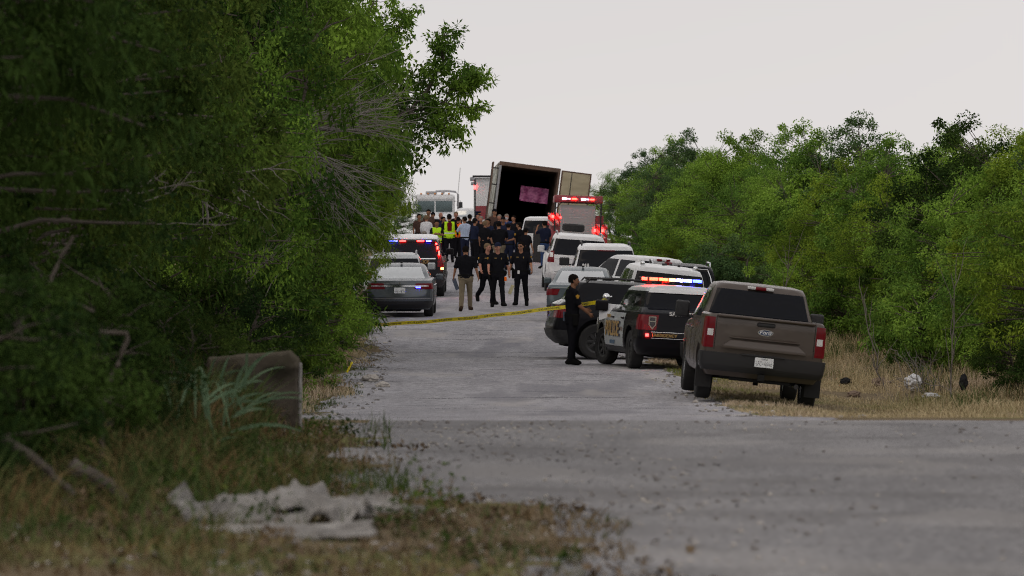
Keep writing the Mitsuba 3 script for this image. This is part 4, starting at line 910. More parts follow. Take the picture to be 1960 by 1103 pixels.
def blue_sedan():
    c = Car('sedan', 'sedan', 'grey-blue sedan on the right, partly hidden behind the black SUV', 'car', 1.92, 141.0, 3.0, 1.0, 'paint_blue', glass='pale_glass')
    c.lamps([(.60, .74), (1.1, .72), (1.1, .90), (.54, .90)], y1=.42); c.bumper(.26, .46, 'trim_black', .012, .4); c.mirrors('paint_blue', .98, None, (.2, .14)); c.headlamps(.6, .75)
    c.plate('KTW-2093', 0, .78); c.part('antenna', box(-.03, .03, -.75, -.6, 1.44, 1.49, .01), 'trim_black'); c.seams([(-1.2, .3, .95), (.0, .3, .98), (1.2, .3, .95)]); c.handles([-.9, .15], .86, 'paint_blue')
blue_sedan()

def white_suv_near():
    c = Car('suv', 'sport_utility', 'white SUV with dark mirrors and a purple sticker on its tailgate', 'SUV', 2.70, 154.8, -0.6, 1.0, 'paint_white')
    c.lamps([(.82, .98), (1.1, .98), (1.1, 1.20), (.82, 1.20)], y1=.3); c.bumper(.3, .62, 'paint_white', .03, .45); c.rails('trim_black'); c.headlamps(.85, 1.05)
    c.mirrors('trim_black', 1.20, None, (.30, .22), .16)
    y = c.rear_y(0, 1.02)
    th = np.linspace(0, 2 * np.pi, 25)[:-1]
    oval = lambda a, b: trimesh.creation.extrude_polygon(Polygon(np.stack([a * np.cos(th), b * np.sin(th)], 1)), .02, engine='earcut')
    c.part('sticker', on_rear(oval(.14, .07), -.58, c.rear_y(-.58, 1.07) - .012, 1.08), 'decal_pink', label='purple oval sticker on the tailgate')
    c.part('sticker', on_rear(cat([mv(oval(.03, .05), [d, 0, 0]) for d in (-.07, 0, .07)]), -.60, c.rear_y(-.60, 1.29) - .014, 1.29), 'decal_white', label='white crown sticker on the rear window')
    c.part('third_brake_light', box(-.26, .26, c.rear_y(0, 1.72) - .02, c.rear_y(0, 1.72) + .05, 1.70, 1.735, .01), 'lamp_red')
    c.part('wiper', tube([(.05, c.rear_y(.05, 1.21) - .02, 1.20), (.42, c.rear_y(.4, 1.24) - .025, 1.22)], .012, 6), 'trim_black')
    c.part('emblem', on_rear(text('4x4', .055, .02), .32, c.rear_y(.32, 1.02) - .012, 1.0), 'chrome'); c.plate('JHR-7718', .1, .82)
    c.part('tailgate_seam', c.cut(.004, c.rearw([(-.8, .66), (.8, .66), (.8, .675), (-.8, .675)], .3)), 'under_black')
white_suv_near()

def white_suv_far():
    c = Car('suv', 'sport_utility', 'white SUV with a roof rack wheel and tall tail lamps, beside the walking officers', 'SUV', 1.98, 167.8, -1.5, 4.0, 'paint_white', dz=-.05)
    c.lamps([(.78, .98), (1.1, .98), (1.1, 1.34), (.80, 1.34)], y1=.3, inner=[(.82, 1.14), (.93, 1.14), (.93, 1.29), (.83, 1.29)]); c.bumper(.3, .64, 'paint_white', .03, .45); c.rails('alloy'); c.headlamps(.85, 1.05); c.mirrors('paint_white', 1.2, None, (.22, .2))
    c.part('valance', c.cut(.034, c.rearw([(-.7, .30), (.7, .30), (.6, .45), (-.6, .45)], .3)), 'trim_black')
    th = np.linspace(0, 2 * np.pi, 25)[:-1]
    oval = lambda a, b: trimesh.creation.extrude_polygon(Polygon(np.stack([a * np.cos(th), b * np.sin(th)], 1)), .02, engine='earcut')
    y = c.rear_y(0, 1.17)
    k = c.part('emblem', on_rear(oval(.12, .048), 0, y - .014, 1.17), 'chrome'); c.part('plaque', on_rear(oval(.105, .036), 0, y - .02, 1.17), 'badge_blue', k)
    c.plate('MNB-5120', 0, .98); c.part('tailgate_trim', c.cut(.016, c.rearw([(-.78, 1.085), (.78, 1.085), (.78, 1.105), (-.78, 1.105)], .3)), 'alloy')
    c.part('tailgate_seam', c.cut(.004, c.rearw([(-.76, .69), (.76, .69), (.76, .702), (-.76, .702)], .3)), 'under_black')
    c.part('spare_wheel', mv(lathe([(.16, -.1), (.30, -.12), (.36, -.08), (.36, .08), (.30, .12), (.16, .1), (.16, -.1)], 28, 'z'), [-.15, .1, 2.05]), 'rubber')
    c.part('sidelamp_trim', c.cut(.012, prism_yz([(-2.55, 1.0), (-2.3, 1.05), (-2.3, 1.12), (-2.55, 1.3)], -1.3, -.9)), 'lamp_red')
white_suv_far()

def hidden_suv():
    c = Car('suv', 'sport_utility', 'white SUV just in front of the open trailer, behind the crowd', 'SUV', 1.25, 209.0, 0, 1.0, 'paint_white', dz=-.25)
    c.lamps([(.82, .98), (1.1, .98), (1.1, 1.3), (.84, 1.3)], y1=.3); c.bumper(.3, .62, 'paint_white'); c.plate('PLS-3306', 0, .9); c.mirrors('paint_white'); c.headlamps(.85, 1.05)
hidden_suv()

def grey_sedan():
    c = Car('sedan', 'sedan', 'dark grey sedan on the left with one blue flasher lit in its tail', 'car', -3.05, 145.4, 0.6, 0.0, 'paint_grey', glass='pale_glass')
    c.lamps([(.40, .77), (1.1, .77), (1.1, .93), (.44, .93)], y1=.40); c.bumper(.24, .44, 'trim_black', .012, .4); c.mirrors('paint_grey', .98, None, (.2, .14)); c.headlamps(.6, .75)
    y = c.rear_y(0, .86)
    c.part('chrome_strip', c.cut(.02, c.rearw([(-.80, .845), (.80, .845), (.80, .868), (-.80, .868)], .4)), 'chrome')
    c.plate('GPV-4874', 0, .735)
    lamp_part(c, None, .44, .58, c.rear_y(.5, .82) - .035, c.rear_y(.5, .82) + .02, .80, .835, (.12, .22, 20), name='flasher')
    c.part('lower_trim', c.cut(.016, c.rearw([(-.84, .50), (.84, .50), (.84, .525), (-.84, .525)], .5)), 'alloy')
    c.part('antenna', box(-.03, .03, -.75, -.6, 1.44, 1.49, .01), 'trim_black'); c.seams([(-1.2, .3, .95), (.0, .3, .98), (1.2, .3, .95)]); c.handles([-.9, .15], .86, 'chrome')
    c.part('emblem', on_rear(text('o', .06, .02), 0, c.rear_y(0, .93) - .012, .91), 'chrome')
grey_sedan()

def silver_suv():
    c = Car('crossover', 'sport_utility', 'silver crossover between the grey sedan and the lit police SUV on the left', 'SUV', -3.40, 153.4, 0.4, 0.0, 'paint_silver')
    c.lamps([(.66, .85), (1.1, .85), (1.1, 1.05), (.66, 1.05)], y1=.3); c.bumper(.28, .52, 'trim_black'); c.rails('alloy'); c.mirrors('paint_silver'); c.headlamps(.7, .85); c.plate('DXC-1187', 0, .8)
silver_suv()

def police_suv_left():
    c = Car('suv', 'police_car', 'black police SUV on the left with red and blue flashers around its rear window', 'police car', -3.08, 163.8, 0.4, 0.0, 'paint_black', hub='police')
    h = c.h
    c.part('roof_panel', c.cut(.010, mbox(-2, 2, -h + .3, h - 2.3, c.s['H'] - .11, 3)), 'paint_white', label='pale roof of the police SUV')
    c.lamps([(.80, .95), (1.1, .95), (1.1, 1.35), (.82, 1.35)], y1=.3); c.bumper(.3, .62, 'trim_black'); c.mirrors('paint_black'); c.headlamps(.85, 1.05)
    yr = lambda x, z: c.rear_y(x, z) - .05
    k = c.part('light_bar', box(-.74, .74, yr(.5, 1.72) - .01, yr(.5, 1.72) + .06, 1.70, 1.775, .02), 'trim_black')
    for x0, x1, e in ((-.72, -.60, BLUE), (-.56, -.44, (.16, .25, 18)), (-.38, -.18, RED), (.16, .38, RED), (.44, .60, (.2, .3, 20))):
        lamp_part(c, k, x0, x1, yr(.5, 1.72) - .045, yr(.5, 1.72) + .02, 1.715, 1.76, e)
    for z0, z1 in ((1.30, 1.44), (1.48, 1.58), (1.62, 1.68)):
        x = .86 - (z0 - 1.25) * .28
        lamp_part(c, k, x - .025, x + .025, yr(.7, z0) - .02, yr(.7, z0) + .05, z0, z1, (20, .10, .06))
    lamp_part(c, None, .90, .99, c.rear_y(.9, .88) - .04, c.rear_y(.9, .88) + .05, .86, .93, (8, 1.2, .2), name='marker_lamp')
    c.part('lettering', on_rear(text('POLICE', .09, .02), .32, c.rear_y(.3, 1.10) - .015, 1.06), 'gold')
    c.part('tailgate_trim', c.cut(.016, c.rearw([(-.3, 1.185), (.74, 1.185), (.74, 1.22), (-.3, 1.22)], .4)), 'chrome')
    c.plate('134-8821', 0, .86)
police_suv_left()

def bush_car():
    c = Car('sedan', 'sedan', 'pale car glimpsed through the bushes left of the grey sedan', 'car', -5.15, 141.5, 0.0, 0.0, 'paint_silver', glass='pale_glass')
    c.lamps([(.46, .70), (1.1, .66), (1.1, .90), (.50, .90)], y1=.42); c.mirrors('paint_white', .98, None, (.2, .14)); c.bumper(.26, .46, 'trim_black', .012, .4)
bush_car()

def small_white_car():
    c = Car('crossover', 'sport_utility', 'small white car far up the road, between the white truck and the rescue truck', 'SUV', -2.25, 283, 2.0, 0.0, 'paint_white', glass='pale_glass')
    c.lamps([(.66, .85), (1.1, .85), (1.1, 1.05), (.66, 1.05)], y1=.3); c.rails('trim_black'); c.bumper(.28, .52, 'trim_black')
small_white_car()

# --- the trailer with open doors
def trailer():
    X, Y, W, Hh, L, f = .28, 222.0, 2.6, 2.78, 15.2, 1.22
    z = 3.02
    t = Thing('semi_trailer', 'long rusty-framed semi-trailer leaning to the right with both rear doors open', 'trailer', xf=T().translate([X, Y, z]).rotate([0, 0, 1], 1.6).rotate([0, 1, 0], 7.2))
    hw, z0, z1 = W / 2, f, f + Hh
    t.part('left_wall', mbox(-hw, -hw + .05, .12, L, z0, z1), 'trailer_skin'); t.part('right_wall', mbox(hw - .05, hw, .12, L, z0, z1), 'trailer_skin')
    t.part('roof', mbox(-hw, hw, .12, L, z1 - .04, z1 + .02), 'trailer_skin'); t.part('front_wall', mbox(-hw, hw, L - .05, L, z0, z1), 'trailer_skin')
    t.part('lining', cat([mbox(-hw + .053, -hw + .08, .14, L - .06, z0 + .04, z1 - .06), mbox(hw - .08, hw - .053, .14, L - .06, z0 + .04, z1 - .06), mbox(-hw + .06, hw - .06, .14, L - .06, z1 - .075, z1 - .045), mbox(-hw + .06, hw - .06, L - .09, L - .055, z0 + .04, z1 - .06)]), 'soot_lining')
    t.part('floor', mbox(-hw, hw, .12, L, z0 - .12, z0 + .03), 'rusty_steel')
    for i in range(9):
        for s in (-1, 1): t.part('rib', mbox(min(s * (hw - .08), s * (hw - .12)), max(s * (hw - .08), s * (hw - .12)), .6 + i * 1.2, .68 + i * 1.2, z0 + .05, z1 - .08), 'rusty_steel')
        t.part('roof_bow', mbox(-hw + .1, hw - .1, .6 + i * 1.2, .68 + i * 1.2, z1 - .13, z1 - .08), 'rusty_steel')
    k = t.part('rear_header', mbox(-hw - .01, hw + .01, 0, .12, z1 - .14, z1 + .03), 'rusty_steel'); t.part('rear_sill', mbox(-hw - .01, hw + .01, 0, .12, z0 - .25, z0 + .03), 'rusty_steel')
    for s in (-1, 1): t.part('frame_post', mbox(min(s * hw, s * (hw - .09)) , max(s * hw, s * (hw - .09)), .002, .12, z0 + .03, z1 - .14), 'alloy' if s < 0 else 'rusty_steel', k)
    for i in range(14): t.parts('side_post', [mbox(-hw - .035, -hw - .002, .8 + i * 1.03, .86 + i * 1.03, z0, z1), mbox(hw + .002, hw + .035, .8 + i * 1.03, .86 + i * 1.03, z0, z1)], 'trailer_skin')
    # right door swung out square, left door folded back along the side
    d = t.part('door', mbox(hw + .06, hw + 1.32, .02, .07, z0 + .02, z1 - .05), 'door_lining', label='right rear door swung out, its pale lining showing')
    t.part('door_frame', cat([mbox(hw + .05, hw + .12, .005, .08, z0, z1 - .03), mbox(hw + 1.28, hw + 1.34, .005, .08, z0, z1 - .03), mbox(hw + .12, hw + 1.28, .005, .08, z1 - .09, z1 - .03)]), 'rusty_steel', d)
    d = t.part('door', mbox(-hw - .30, -hw - .24, -.02, 1.26, z0, z1 - .03), 'rusty_steel', label='left rear door folded back along the side')
    t.parts('hinge', [tube([(-hw - .26, 0, z0 + q), (-hw, .05, z0 + q)], .03, 6) for q in (.3, 1.0, 1.8, 2.5)], 'steel_dark', d)
    t.parts('lock_rod', [tube([(-hw - .31, .25, z0 + .02), (-hw - .31, .25, z1 - .05)], .02, 6), tube([(hw + .5, .0, z0 + .02), (hw + .5, .0, z1 - .08)], .018, 6)], 'steel_dark', d)
    rg = np.random.default_rng(3); gx = np.linspace(-.24, .96, 14); gz = np.linspace(z0 + 1.28, z0 + 1.93, 9)
    P = np.array([[x, 1.7 + .05 * math.sin(x * 11) + rg.normal(0, .012), q] for q in gz for x in gx])
    i, j = np.meshgrid(np.arange(8), np.arange(13), indexing='ij'); a = (i * 14 + j).ravel()
    F = np.vstack([np.stack([a, a + 1, a + 15], 1), np.stack([a, a + 15, a + 14], 1)])
    sh = trimesh.Trimesh(np.vstack([P, P + [0, .02, 0]]), np.vstack([F, F[:, ::-1] + len(P)]), process=False)
    t.part('bulkhead_sheet', sh, 'pink_sheet', label='crumpled pink sheet hanging inside the dark trailer')
    for sy in (2.2, 3.5):
        for sx in (-1, 1):
            ty, rm, hb, bk = wheel_meshes(.5, 'steel')
            put = lambda m: mv(m, [sx * (hw - .2), sy, .5])
            w = t.part('wheel', put(bk), 'steel_dark'); t.part('tyre', put(ty), 'rubber', w); t.part('rim', put(rm), 'steel_dark', w)
    t.part('bogie', cat([mbox(-.5, .5, 1.5, 4.2, .55, z0 - .12), mbox(-1, 1, 2.1, 2.3, .4, .6), mbox(-1, 1, 3.4, 3.6, .4, .6)]), 'under_black')
    t.part('rear_guard', cat([mbox(-1.0, 1.0, .02, .1, .55, .65), mbox(-.6, -.52, .02, .1, .6, z0 - .2), mbox(.52, .6, .02, .1, .6, z0 - .2)]), 'rusty_steel')
    t.parts('landing_leg', [mbox(-.8, -.65, L - 3, L - 2.85, .02, z0 - .1), mbox(.65, .8, L - 3, L - 2.85, .02, z0 - .1)], 'steel_dark')
trailer()

# --- red brush truck seen from behind
def brush_truck():
    X, Y = 2.42, 198.0; z = float(H(X, Y)) - .42
    t = Thing('fire_truck', 'red fire department brush truck with a grey roller-door box and lit red lamps', 'fire truck', xf=T().translate([X, Y, z]).rotate([0, 0, 1], 0.6).rotate([0, 1, 0], 2.0))
    t.part('chassis', mbox(-.5, .5, .1, 6, .5, .8), 'under_black')
    t.part('body', cat([box(-1.15, 1.15, .2, 3.2, .75, 1.75, .03), mbox(-.98, -.62, .3, 3.1, 1.75, 2.35), mbox(.66, .98, .3, 3.1, 1.75, 2.35)]), 'paint_red')
    t.part('cab', cat([box(-1.0, 1.0, 3.3, 5.2, .8, 2.35, .12), box(-.98, .98, 5.1, 6.2, .8, 1.5, .12)]), 'paint_red')
    b = t.part('box', box(-.66, .66, .10, 2.6, 1.0, 2.72, .02), 'grey_panel')
    d = t.part('roller_door', mbox(-.56, .56, .075, .11, 1.1, 2.6), 'grey_panel', b)
    for i in range(14): t.part('slat', box(-.54, .54, .06, .085, 1.13 + i * .104, 1.222 + i * .104, .006), 'grey_panel', d)
    c = t.part('canopy', box(-.92, .92, -.05, 2.6, 2.82, 3.08, .03), 'paint_red', label='red canopy with a light bar along its rear edge')
    for x0, x1, e in ((-.62, -.46, WHT), (-.42, -.30, (.4, .35, .5)), (-.26, -.06, (14, .12, .03)), (.10, .26, WHT), (.28, .40, (.4, .4, .6)), (.44, .60, (14, .10, .04))):
        lamp_part(t, c, x0, x1, -.10, -.03, 2.915, 2.975, e)
    for sx in (-1, 1):
        p = t.part('post', box(sx * .87 - .03, sx * .87 + .03, .02, .08, 1.7, 2.84, .008), 'trim_black', c)
        t.part('brace', tube([(sx * .86, .05, 2.55), (sx * .62, .05, 2.83)], .022, 6), 'trim_black', c)
        k = t.part('chevron_panel', mbox(min(sx * .72, sx * 1.14), max(sx * .72, sx * 1.14), .17, .20, 1.92 if sx < 0 else 1.50, 2.40 if sx < 0 else 2.02), 'chevron')
        zz = 2.26 if sx < 0 else 1.78
        lamp_part(t, k, sx * .92 - .07, sx * .92 + .07, .11, .17, zz - .055, zz + .055, (26, .10, .07))
        if sx < 0: lamp_part(t, k, -.70, -.63, .09, .16, 2.2, 2.27, (18, .06, .05))
        else: lamp_part(t, k, .62, .70, .03, .09, 1.72, 1.84, (16, .06, .05))
    dk = t.part('crew_door', box(-1.66, -1.20, .3, .36, .25, 1.85, .02), 'trim_black', label='dark cabinet door swung open on the left side')
    t.part('door_frame', cat([mbox(-1.665, -1.63, .285, .37, .25, 1.85), mbox(-1.665, -1.20, .285, .37, 1.82, 1.86)]), 'steel_dark', dk)
    t.part('rear_bumper', box(-1.15, 1.15, -.12, .18, .55, .74, .02), 'alloy')
    for sx in (-1, 1):
        for sy in (1.2, 4.9):
            ty, rm, hb, bk = wheel_meshes(.42, 'steel'); put = lambda m: mv(m, [sx * .95, sy, .42])
            w = t.part('wheel', put(bk), 'steel_dark'); t.part('tyre', put(ty), 'rubber', w); t.part('rim', put(rm), 'steel_dark', w)
    t.part('windscreen', box(-.85, .85, 5.12, 5.215, 1.55, 2.2, .02), 'tint_glass')
brush_truck()

# --- white rescue truck beyond the trailer
def rescue_truck():
    X, Y = -.62, 254.0; z = float(H(X, Y))
    t = Thing('rescue_truck', 'tall white rescue truck with a dark red band, seen past the left of the trailer', 'rescue truck', xf=T().translate([X, Y, z]).rotate([0, 0, 1], 1.0))
    t.part('body', box(-1.2, 1.2, 0, 5.0, .6, 2.98, .04), 'paint_white'); t.part('cab', box(-1.1, 1.1, 5.05, 7.0, .6, 2.4, .2), 'paint_white')
    t.part('band', mbox(-1.15, 1.15, -.02, .02, .95, 1.62), 'paint_red'); 
    t.parts('rear_edge', [mbox(-1.22, -1.14, -.03, .03, .6, 2.9), mbox(1.14, 1.22, -.03, .03, .6, 2.9)], 'steel_dark')
    t.part('chevron_corner', prism_xz([(-.5, .95), (.2, .95), (.2, 1.35)], -.035, -.02), 'vest_lime')
    t.part('awning', box(-1.3, 1.25, -.25, .1, 3.0, 3.1, .02), 'trim_black')
    t.parts('floodlight', [box(-1.42, -1.2, -.2, .0, 2.82, 3.02, .03), box(-1.38, -1.22, -.1, .0, 2.62, 2.78, .03)], 'alloy')
    lamp_part(t, None, -1.22, -1.12, -.06, 0.0, 2.42, 2.62, (8, .05, .05), name='marker_lamp')
    for sx in (-1, 1):
        for sy in (1.2, 5.9):
            ty, rm, hb, bk = wheel_meshes(.45, 'steel'); put = lambda m: mv(m, [sx * .98, sy, .45])
            w = t.part('wheel', put(bk), 'steel_dark'); t.part('tyre', put(ty), 'rubber', w); t.part('rim', put(rm), 'steel_dark', w)
    t.part('bumper', box(-1.2, 1.2, -.1, .15, .45, .6, .02), 'alloy')
rescue_truck()

# --- white wrecker facing the camera
def wrecker():
    X, Y = -4.42, 300.0; z = float(H(X, Y)) - .25
    t = Thing('tow_truck', 'white heavy tow truck facing the camera at the top of the rise', 'truck', xf=T().translate([X, Y, z]).rotate([0, 0, 1], 180))
    t.part('cab', cat([box(-1.12, 1.12, -2.4, 0, .9, 2.86, .12)]), 'paint_white')
    t.part('hood', mf.Manifold.batch_hull([mf.Manifold.sphere(.12, 12).translate([sx * a, y, q]) for sx in (-1, 1) for (a, y, q) in ((.95, 0, 1.70), (.95, 0, .9), (.72, 1.45, 1.45), (.72, 1.45, .8))]), 'paint_white')
    for sx in (-1, 1):
        t.part('windscreen', box(min(sx * .03, sx * 1.0), max(sx * .03, sx * 1.0), -.06, .03, 1.84, 2.48, .03), 'truck_glass')
        t.part('fender', mf.Manifold.batch_hull([mf.Manifold.sphere(.14, 10).translate([sx * x, y, q]) for x in (.85, 1.05) for (y, q) in ((.2, 1.1), (.7, 1.3), (1.2, 1.1))]), 'paint_white')
        t.part('headlamp', box(min(sx * .72, sx * 1.0), max(sx * .72, sx * 1.0), 1.25, 1.4, .98, 1.14, .03), 'lamp_clear')
        t.part('mirror', cat([box(min(sx * 1.36, sx * 1.58), max(sx * 1.36, sx * 1.58), -.1, .02, 1.75, 2.42, .04), box(min(sx * 1.36, sx * 1.56), max(sx * 1.36, sx * 1.56), -.1, .02, 1.5, 1.7, .04), tube([(sx * 1.1, -.05, 2.45), (sx * 1.45, -.05, 2.5), (sx * 1.45, -.05, 1.5), (sx * 1.1, -.05, 1.3)], .018, 6)]), 'steel_dark')
    t.part('stack', tube([(-1.3, -2.2, .6), (-1.3, -2.2, 2.9), (-1.15, -2.2, 3.05), (-.7, -2.2, 3.1), (0, -2.2, 3.08)], .06, 10), 'alloy')
    t.part('grille', box(-.55, .55, 1.45, 1.6, .8, 1.42, .03), 'steel_dark')
    t.part('visor', box(-1.05, 1.05, -.02, .1, 2.54, 2.72, .04), 'paint_white')
    for x in (-.8, -.4, 0, .4, .8): t.part('roof_lamp', box(x - .05, x + .05, -.1, .02, 2.86, 2.94, .015), 'lamp_amber')
    t.part('light_bar', cat([box(-.1, .55, -.9, -.6, 2.86, 3.05, .04), mf.Manifold.sphere(.11, 12).translate([-.45, -.5, 2.98])]), 'grey_panel')
    t.part('antenna', tube([(-1.25, -.3, 2.2), (-1.45, -.3, 4.4)], .012, 5), 'trim_black')
    t.part('bumper', box(-1.2, 1.2, 1.5, 1.7, .45, .75, .05), 'chrome')
    t.parts('wiper', [tube([(-.5, .05, 1.86), (-.2, .05, 1.94)], .012, 5), tube([(.45, .05, 1.86), (.75, .05, 1.94)], .012, 5)], 'trim_black')
    t.part('bed', cat([box(-1.2, 1.2, -7.5, -2.6, .8, 1.7, .05), tube([(-.6, -7, 1.7), (-.6, -3.2, 2.75)], .1, 8), tube([(.6, -7, 1.7), (.6, -3.2, 2.75)], .1, 8)]), 'paint_white')
    for sx in (-1, 1):
        for sy in (.7, -4.5, -5.8):
            ty, rm, hb, bk = wheel_meshes(.5, 'steel'); put = lambda m: mv(m, [sx * 1.0, sy, .5])
            w = t.part('wheel', put(bk), 'steel_dark'); t.part('tyre', put(ty), 'rubber', w); t.part('rim', put(rm), 'alloy', w)
wrecker()
# ------------------------------------------------------------------ people: one continuous body each, clothes over it
def V3(*a): return np.array(a, float)
def seg(a, b, ra, rb, n=12):
    return mf.Manifold.batch_hull([mf.Manifold.sphere(ra, n).translate(list(a)), mf.Manifold.sphere(rb, n).translate(list(b))])
def hull_of(balls, n=12):
    return mf.Manifold.batch_hull([mf.Manifold.sphere(r, n).translate(list(p)) for p, r in balls])
def union(ms): return mf.Manifold.batch_boolean(ms, mf.OpType.Add)
def smooth_mesh(m, edge, it=8, fold=0.0, seed=0):
    t = to_tm(m.refine_to_length(edge)); t.merge_vertices()
    t = trimesh.smoothing.filter_taubin(t, 0.5, -0.51, iterations=it)
    if fold:                                     # creases of the cloth
        v = t.vertices; w = v @ np.array([[9, 3, 0], [3, 9, 0], [5, -5, 17.]]).T + seed * 3.7
        t.vertices = v + t.vertex_normals * ((np.abs(meshkit.fbm(w, 2, seed) - .5) * 2 - .35)[:, None] * fold)
    return t
def rx(a):
    a = math.radians(a); return np.array([[1, 0, 0], [0, math.cos(a), -math.sin(a)], [0, math.sin(a), math.cos(a)]])
def ry(a):
    a = math.radians(a); return np.array([[math.cos(a), 0, math.sin(a)], [0, 1, 0], [-math.sin(a), 0, math.cos(a)]])
def rz(a):
    a = math.radians(a); return np.array([[math.cos(a), -math.sin(a), 0], [math.sin(a), math.cos(a), 0], [0, 0, 1]])

def person(label, x, y, head, shirt, trousers, skin='skin_tan', hair='hair_black', hat=None, height=1.78, legs=((0, 0), (0, 0)), arms=((4, 8, 12), (4, 8, 12)), look=0, nod=0, lean=0, shoes='boot_black',
           vest=None, long_sleeve=False, girth=1.0, hood=None, patch=False, belt=True, badge=False, glasses=False, moustache=False, card=False, fine=False, hair_len=0.0, bald=False, dz=0.0, face_mask=None):
    """legs: (hip swing forward, knee bend) left, right; arms: (swing forward, spread, elbow bend[, turn inwards]) left, right; local +y is where the person faces."""
    s = height / 1.78
    z = float(H(x, y)) + dz
    t = Thing('person', label, 'person', xf=T().translate([x, y, z]).rotate([0, 0, 1], -head).scale(s))
    n = 14 if fine else 10
    g = girth
    # legs first, so that the hips stand at the right height
    def leg(sx, hip, knee):
        h = V3(sx * .095, 0, 0); k = h + rx(hip) @ V3(sx * .012, 0, -.43); a = k + rx(hip - knee) @ V3(sx * .01, 0, -.42)
        f = rx(min(0, (hip - knee) * .6)) @ rz(-sx * 9)
        return h, k, a, a + f @ V3(0, -.055, -.055), a + f @ V3(0, .17, -.065)
    LL, RL = leg(-1, *legs[0]), leg(1, *legs[1])
    low = min(min(p[2] for p in q[3:]) - .035 for q in (LL, RL))
    P = V3(0, 0, -low)
    LL, RL = [p + P for p in LL], [p + P for p in RL]
    R = rx(-lean)
    up = lambda v: P + R @ V3(*v)
    waist, chest, neck = up((0, .0, .16)), up((0, .0, .40)), up((0, -.01, .60))
    shL, shR = up((-.19 * g, -.005, .53)), up((.19 * g, -.005, .53))
    def arm(sh, sx, sw, sp, el, turn=0):
        A = R @ ry(-sx * sp) @ rx(sw)
        e = sh + A @ V3(sx * .02, 0, -.285); B = A @ rz(sx * turn) @ rx(el)
        w = e + B @ V3(0, 0, -.255)
        return sh, e, w, B
    LA, RA = arm(shL, -1, *arms[0]), arm(shR, 1, *arms[1])
    skinparts = []
    HR = R @ rz(-look) @ rx(-nod)
    hc = neck + R @ V3(0, .02, .0) + HR @ V3(0, .02, .155)
    hp = lambda v: hc + HR @ V3(*v)
    # head: skull, jaw, nose, brow, ears
    skinparts += [seg(neck - R @ V3(0, 0, .07), hc - V3(0, 0, .05), .062, .056, n),
                  hull_of([(hp((0, -.02, .045)), .088), (hp((0, .018, .03)), .080), (hp((-.02, .03, -.03)), .058), (hp((.02, .03, -.03)), .058)], 16),
                  hull_of([(hp((0, .052, -.078)), .030), (hp((-.035, .02, -.06)), .034), (hp((.035, .02, -.06)), .034), (hp((0, .05, -.03)), .045)], n),
                  hull_of([(hp((0, .098, .012)), .009), (hp((0, .116, -.026)), .013), (hp((-.012, .10, -.03)), .010), (hp((.012, .10, -.03)), .010)], 8),
                  hull_of([(hp((-.03, .085, .032)), .013), (hp((.03, .085, .032)), .013)], 8)]
    for sx in (-1, 1): skinparts.append(hull_of([(hp((sx * .083, -.005, .015)), .016), (hp((sx * .083, .0, -.02)), .011)], 8))
    # torso and limbs under the clothes
    skinparts += [hull_of([(P + V3(-.075, 0, .02), .105 * g), (P + V3(.075, 0, .02), .105 * g), (waist + V3(-.05, 0, 0), .10 * g), (waist + V3(.05, 0, 0), .10 * g)], n),
                  hull_of([(waist + V3(-.05, 0, 0), .10 * g), (waist + V3(.05, 0, 0), .10 * g), (chest + V3(-.075 * g, 0, 0), .105), (chest + V3(.075 * g, 0, 0), .105), (shL, .055), (shR, .055), (neck - R @ V3(0, 0, .07), .06)], n)]
    for h, k, a, hl, to in (LL, RL):
        skinparts += [seg(h, k, .082, .056, n), seg(k, a, .056, .038, n), hull_of([(hl, .032), (to, .03), (a, .036)], 8)]
    for (sh, e, w, B), sx in ((LA, -1), (RA, 1)):
        skinparts += [seg(sh, e, .056, .043, n), seg(e, w, .043, .028, n)]
        pm = w + B @ V3(0, .0, -.05)
        skinparts.append(hull_of([(w, .024), (w + B @ V3(-.0, .022, -.075), .014), (w + B @ V3(0, -.024, -.075), .014), (pm, .022)], 8))
        for i, (yy, L, c) in enumerate(((.028, .072, 22), (.010, .082, 28), (-.010, .076, 32), (-.028, .060, 38))):
            k0 = w + B @ V3(0, yy, -.078); d = B @ ry(sx * c) @ V3(0, yy * .15, -1); k1 = k0 + d * L * .5; d2 = B @ ry(sx * c * 2.0) @ V3(0, 0, -1)
            skinparts += [seg(k0, k1, .0095, .0088, 6), seg(k1, k1 + d2 * L * .5, .0088, .0075, 6)]
        k0 = w + B @ V3(0, .026, -.03); k1 = k0 + B @ V3(-sx * .012, .026, -.032)
        skinparts += [seg(k0, k1, .0125, .011, 6), seg(k1, k1 + B @ V3(-sx * .012, .008, -.030), .011, .008, 6)]
    body = union(skinparts)
    t.part('body', smooth_mesh(body, .022 if fine else .05, 4 if fine else 2), skin, smooth=True)
    # shirt
    sp = [hull_of([(P + V3(-.075 * g, 0, .0), .118 * g), (P + V3(.075 * g, 0, .0), .118 * g), (waist + V3(-.055, .01, 0), .115 * g), (waist + V3(.055, .01, 0), .115 * g)], n),
          hull_of([(waist + V3(-.055, .01, 0), .115 * g), (waist + V3(.055, .01, 0), .115 * g), (chest + V3(-.085 * g, 0, 0), .118), (chest + V3(.085 * g, 0, 0), .118), (shL, .07), (shR, .07), (neck - R @ V3(0, 0, .055), .064)], n),
          seg(neck - R @ V3(0, 0, .05), neck - R @ V3(0, .005, .005), .072, .069, n)]
    for sh, e, w, B in (LA, RA):
        end = w - B @ V3(0, 0, -.02) if long_sleeve else None
        q = sh + (e - sh) * .86
        sp.append(seg(sh, q, .072, .066, n))
        if long_sleeve: sp += [seg(q, e, .066, .054, n), seg(e, end, .054, .04, n)]
    k = t.part('shirt', smooth_mesh(union(sp), .03 if fine else .05, 3, .022, int(abs(x * 10)) % 97), shirt, smooth=True)
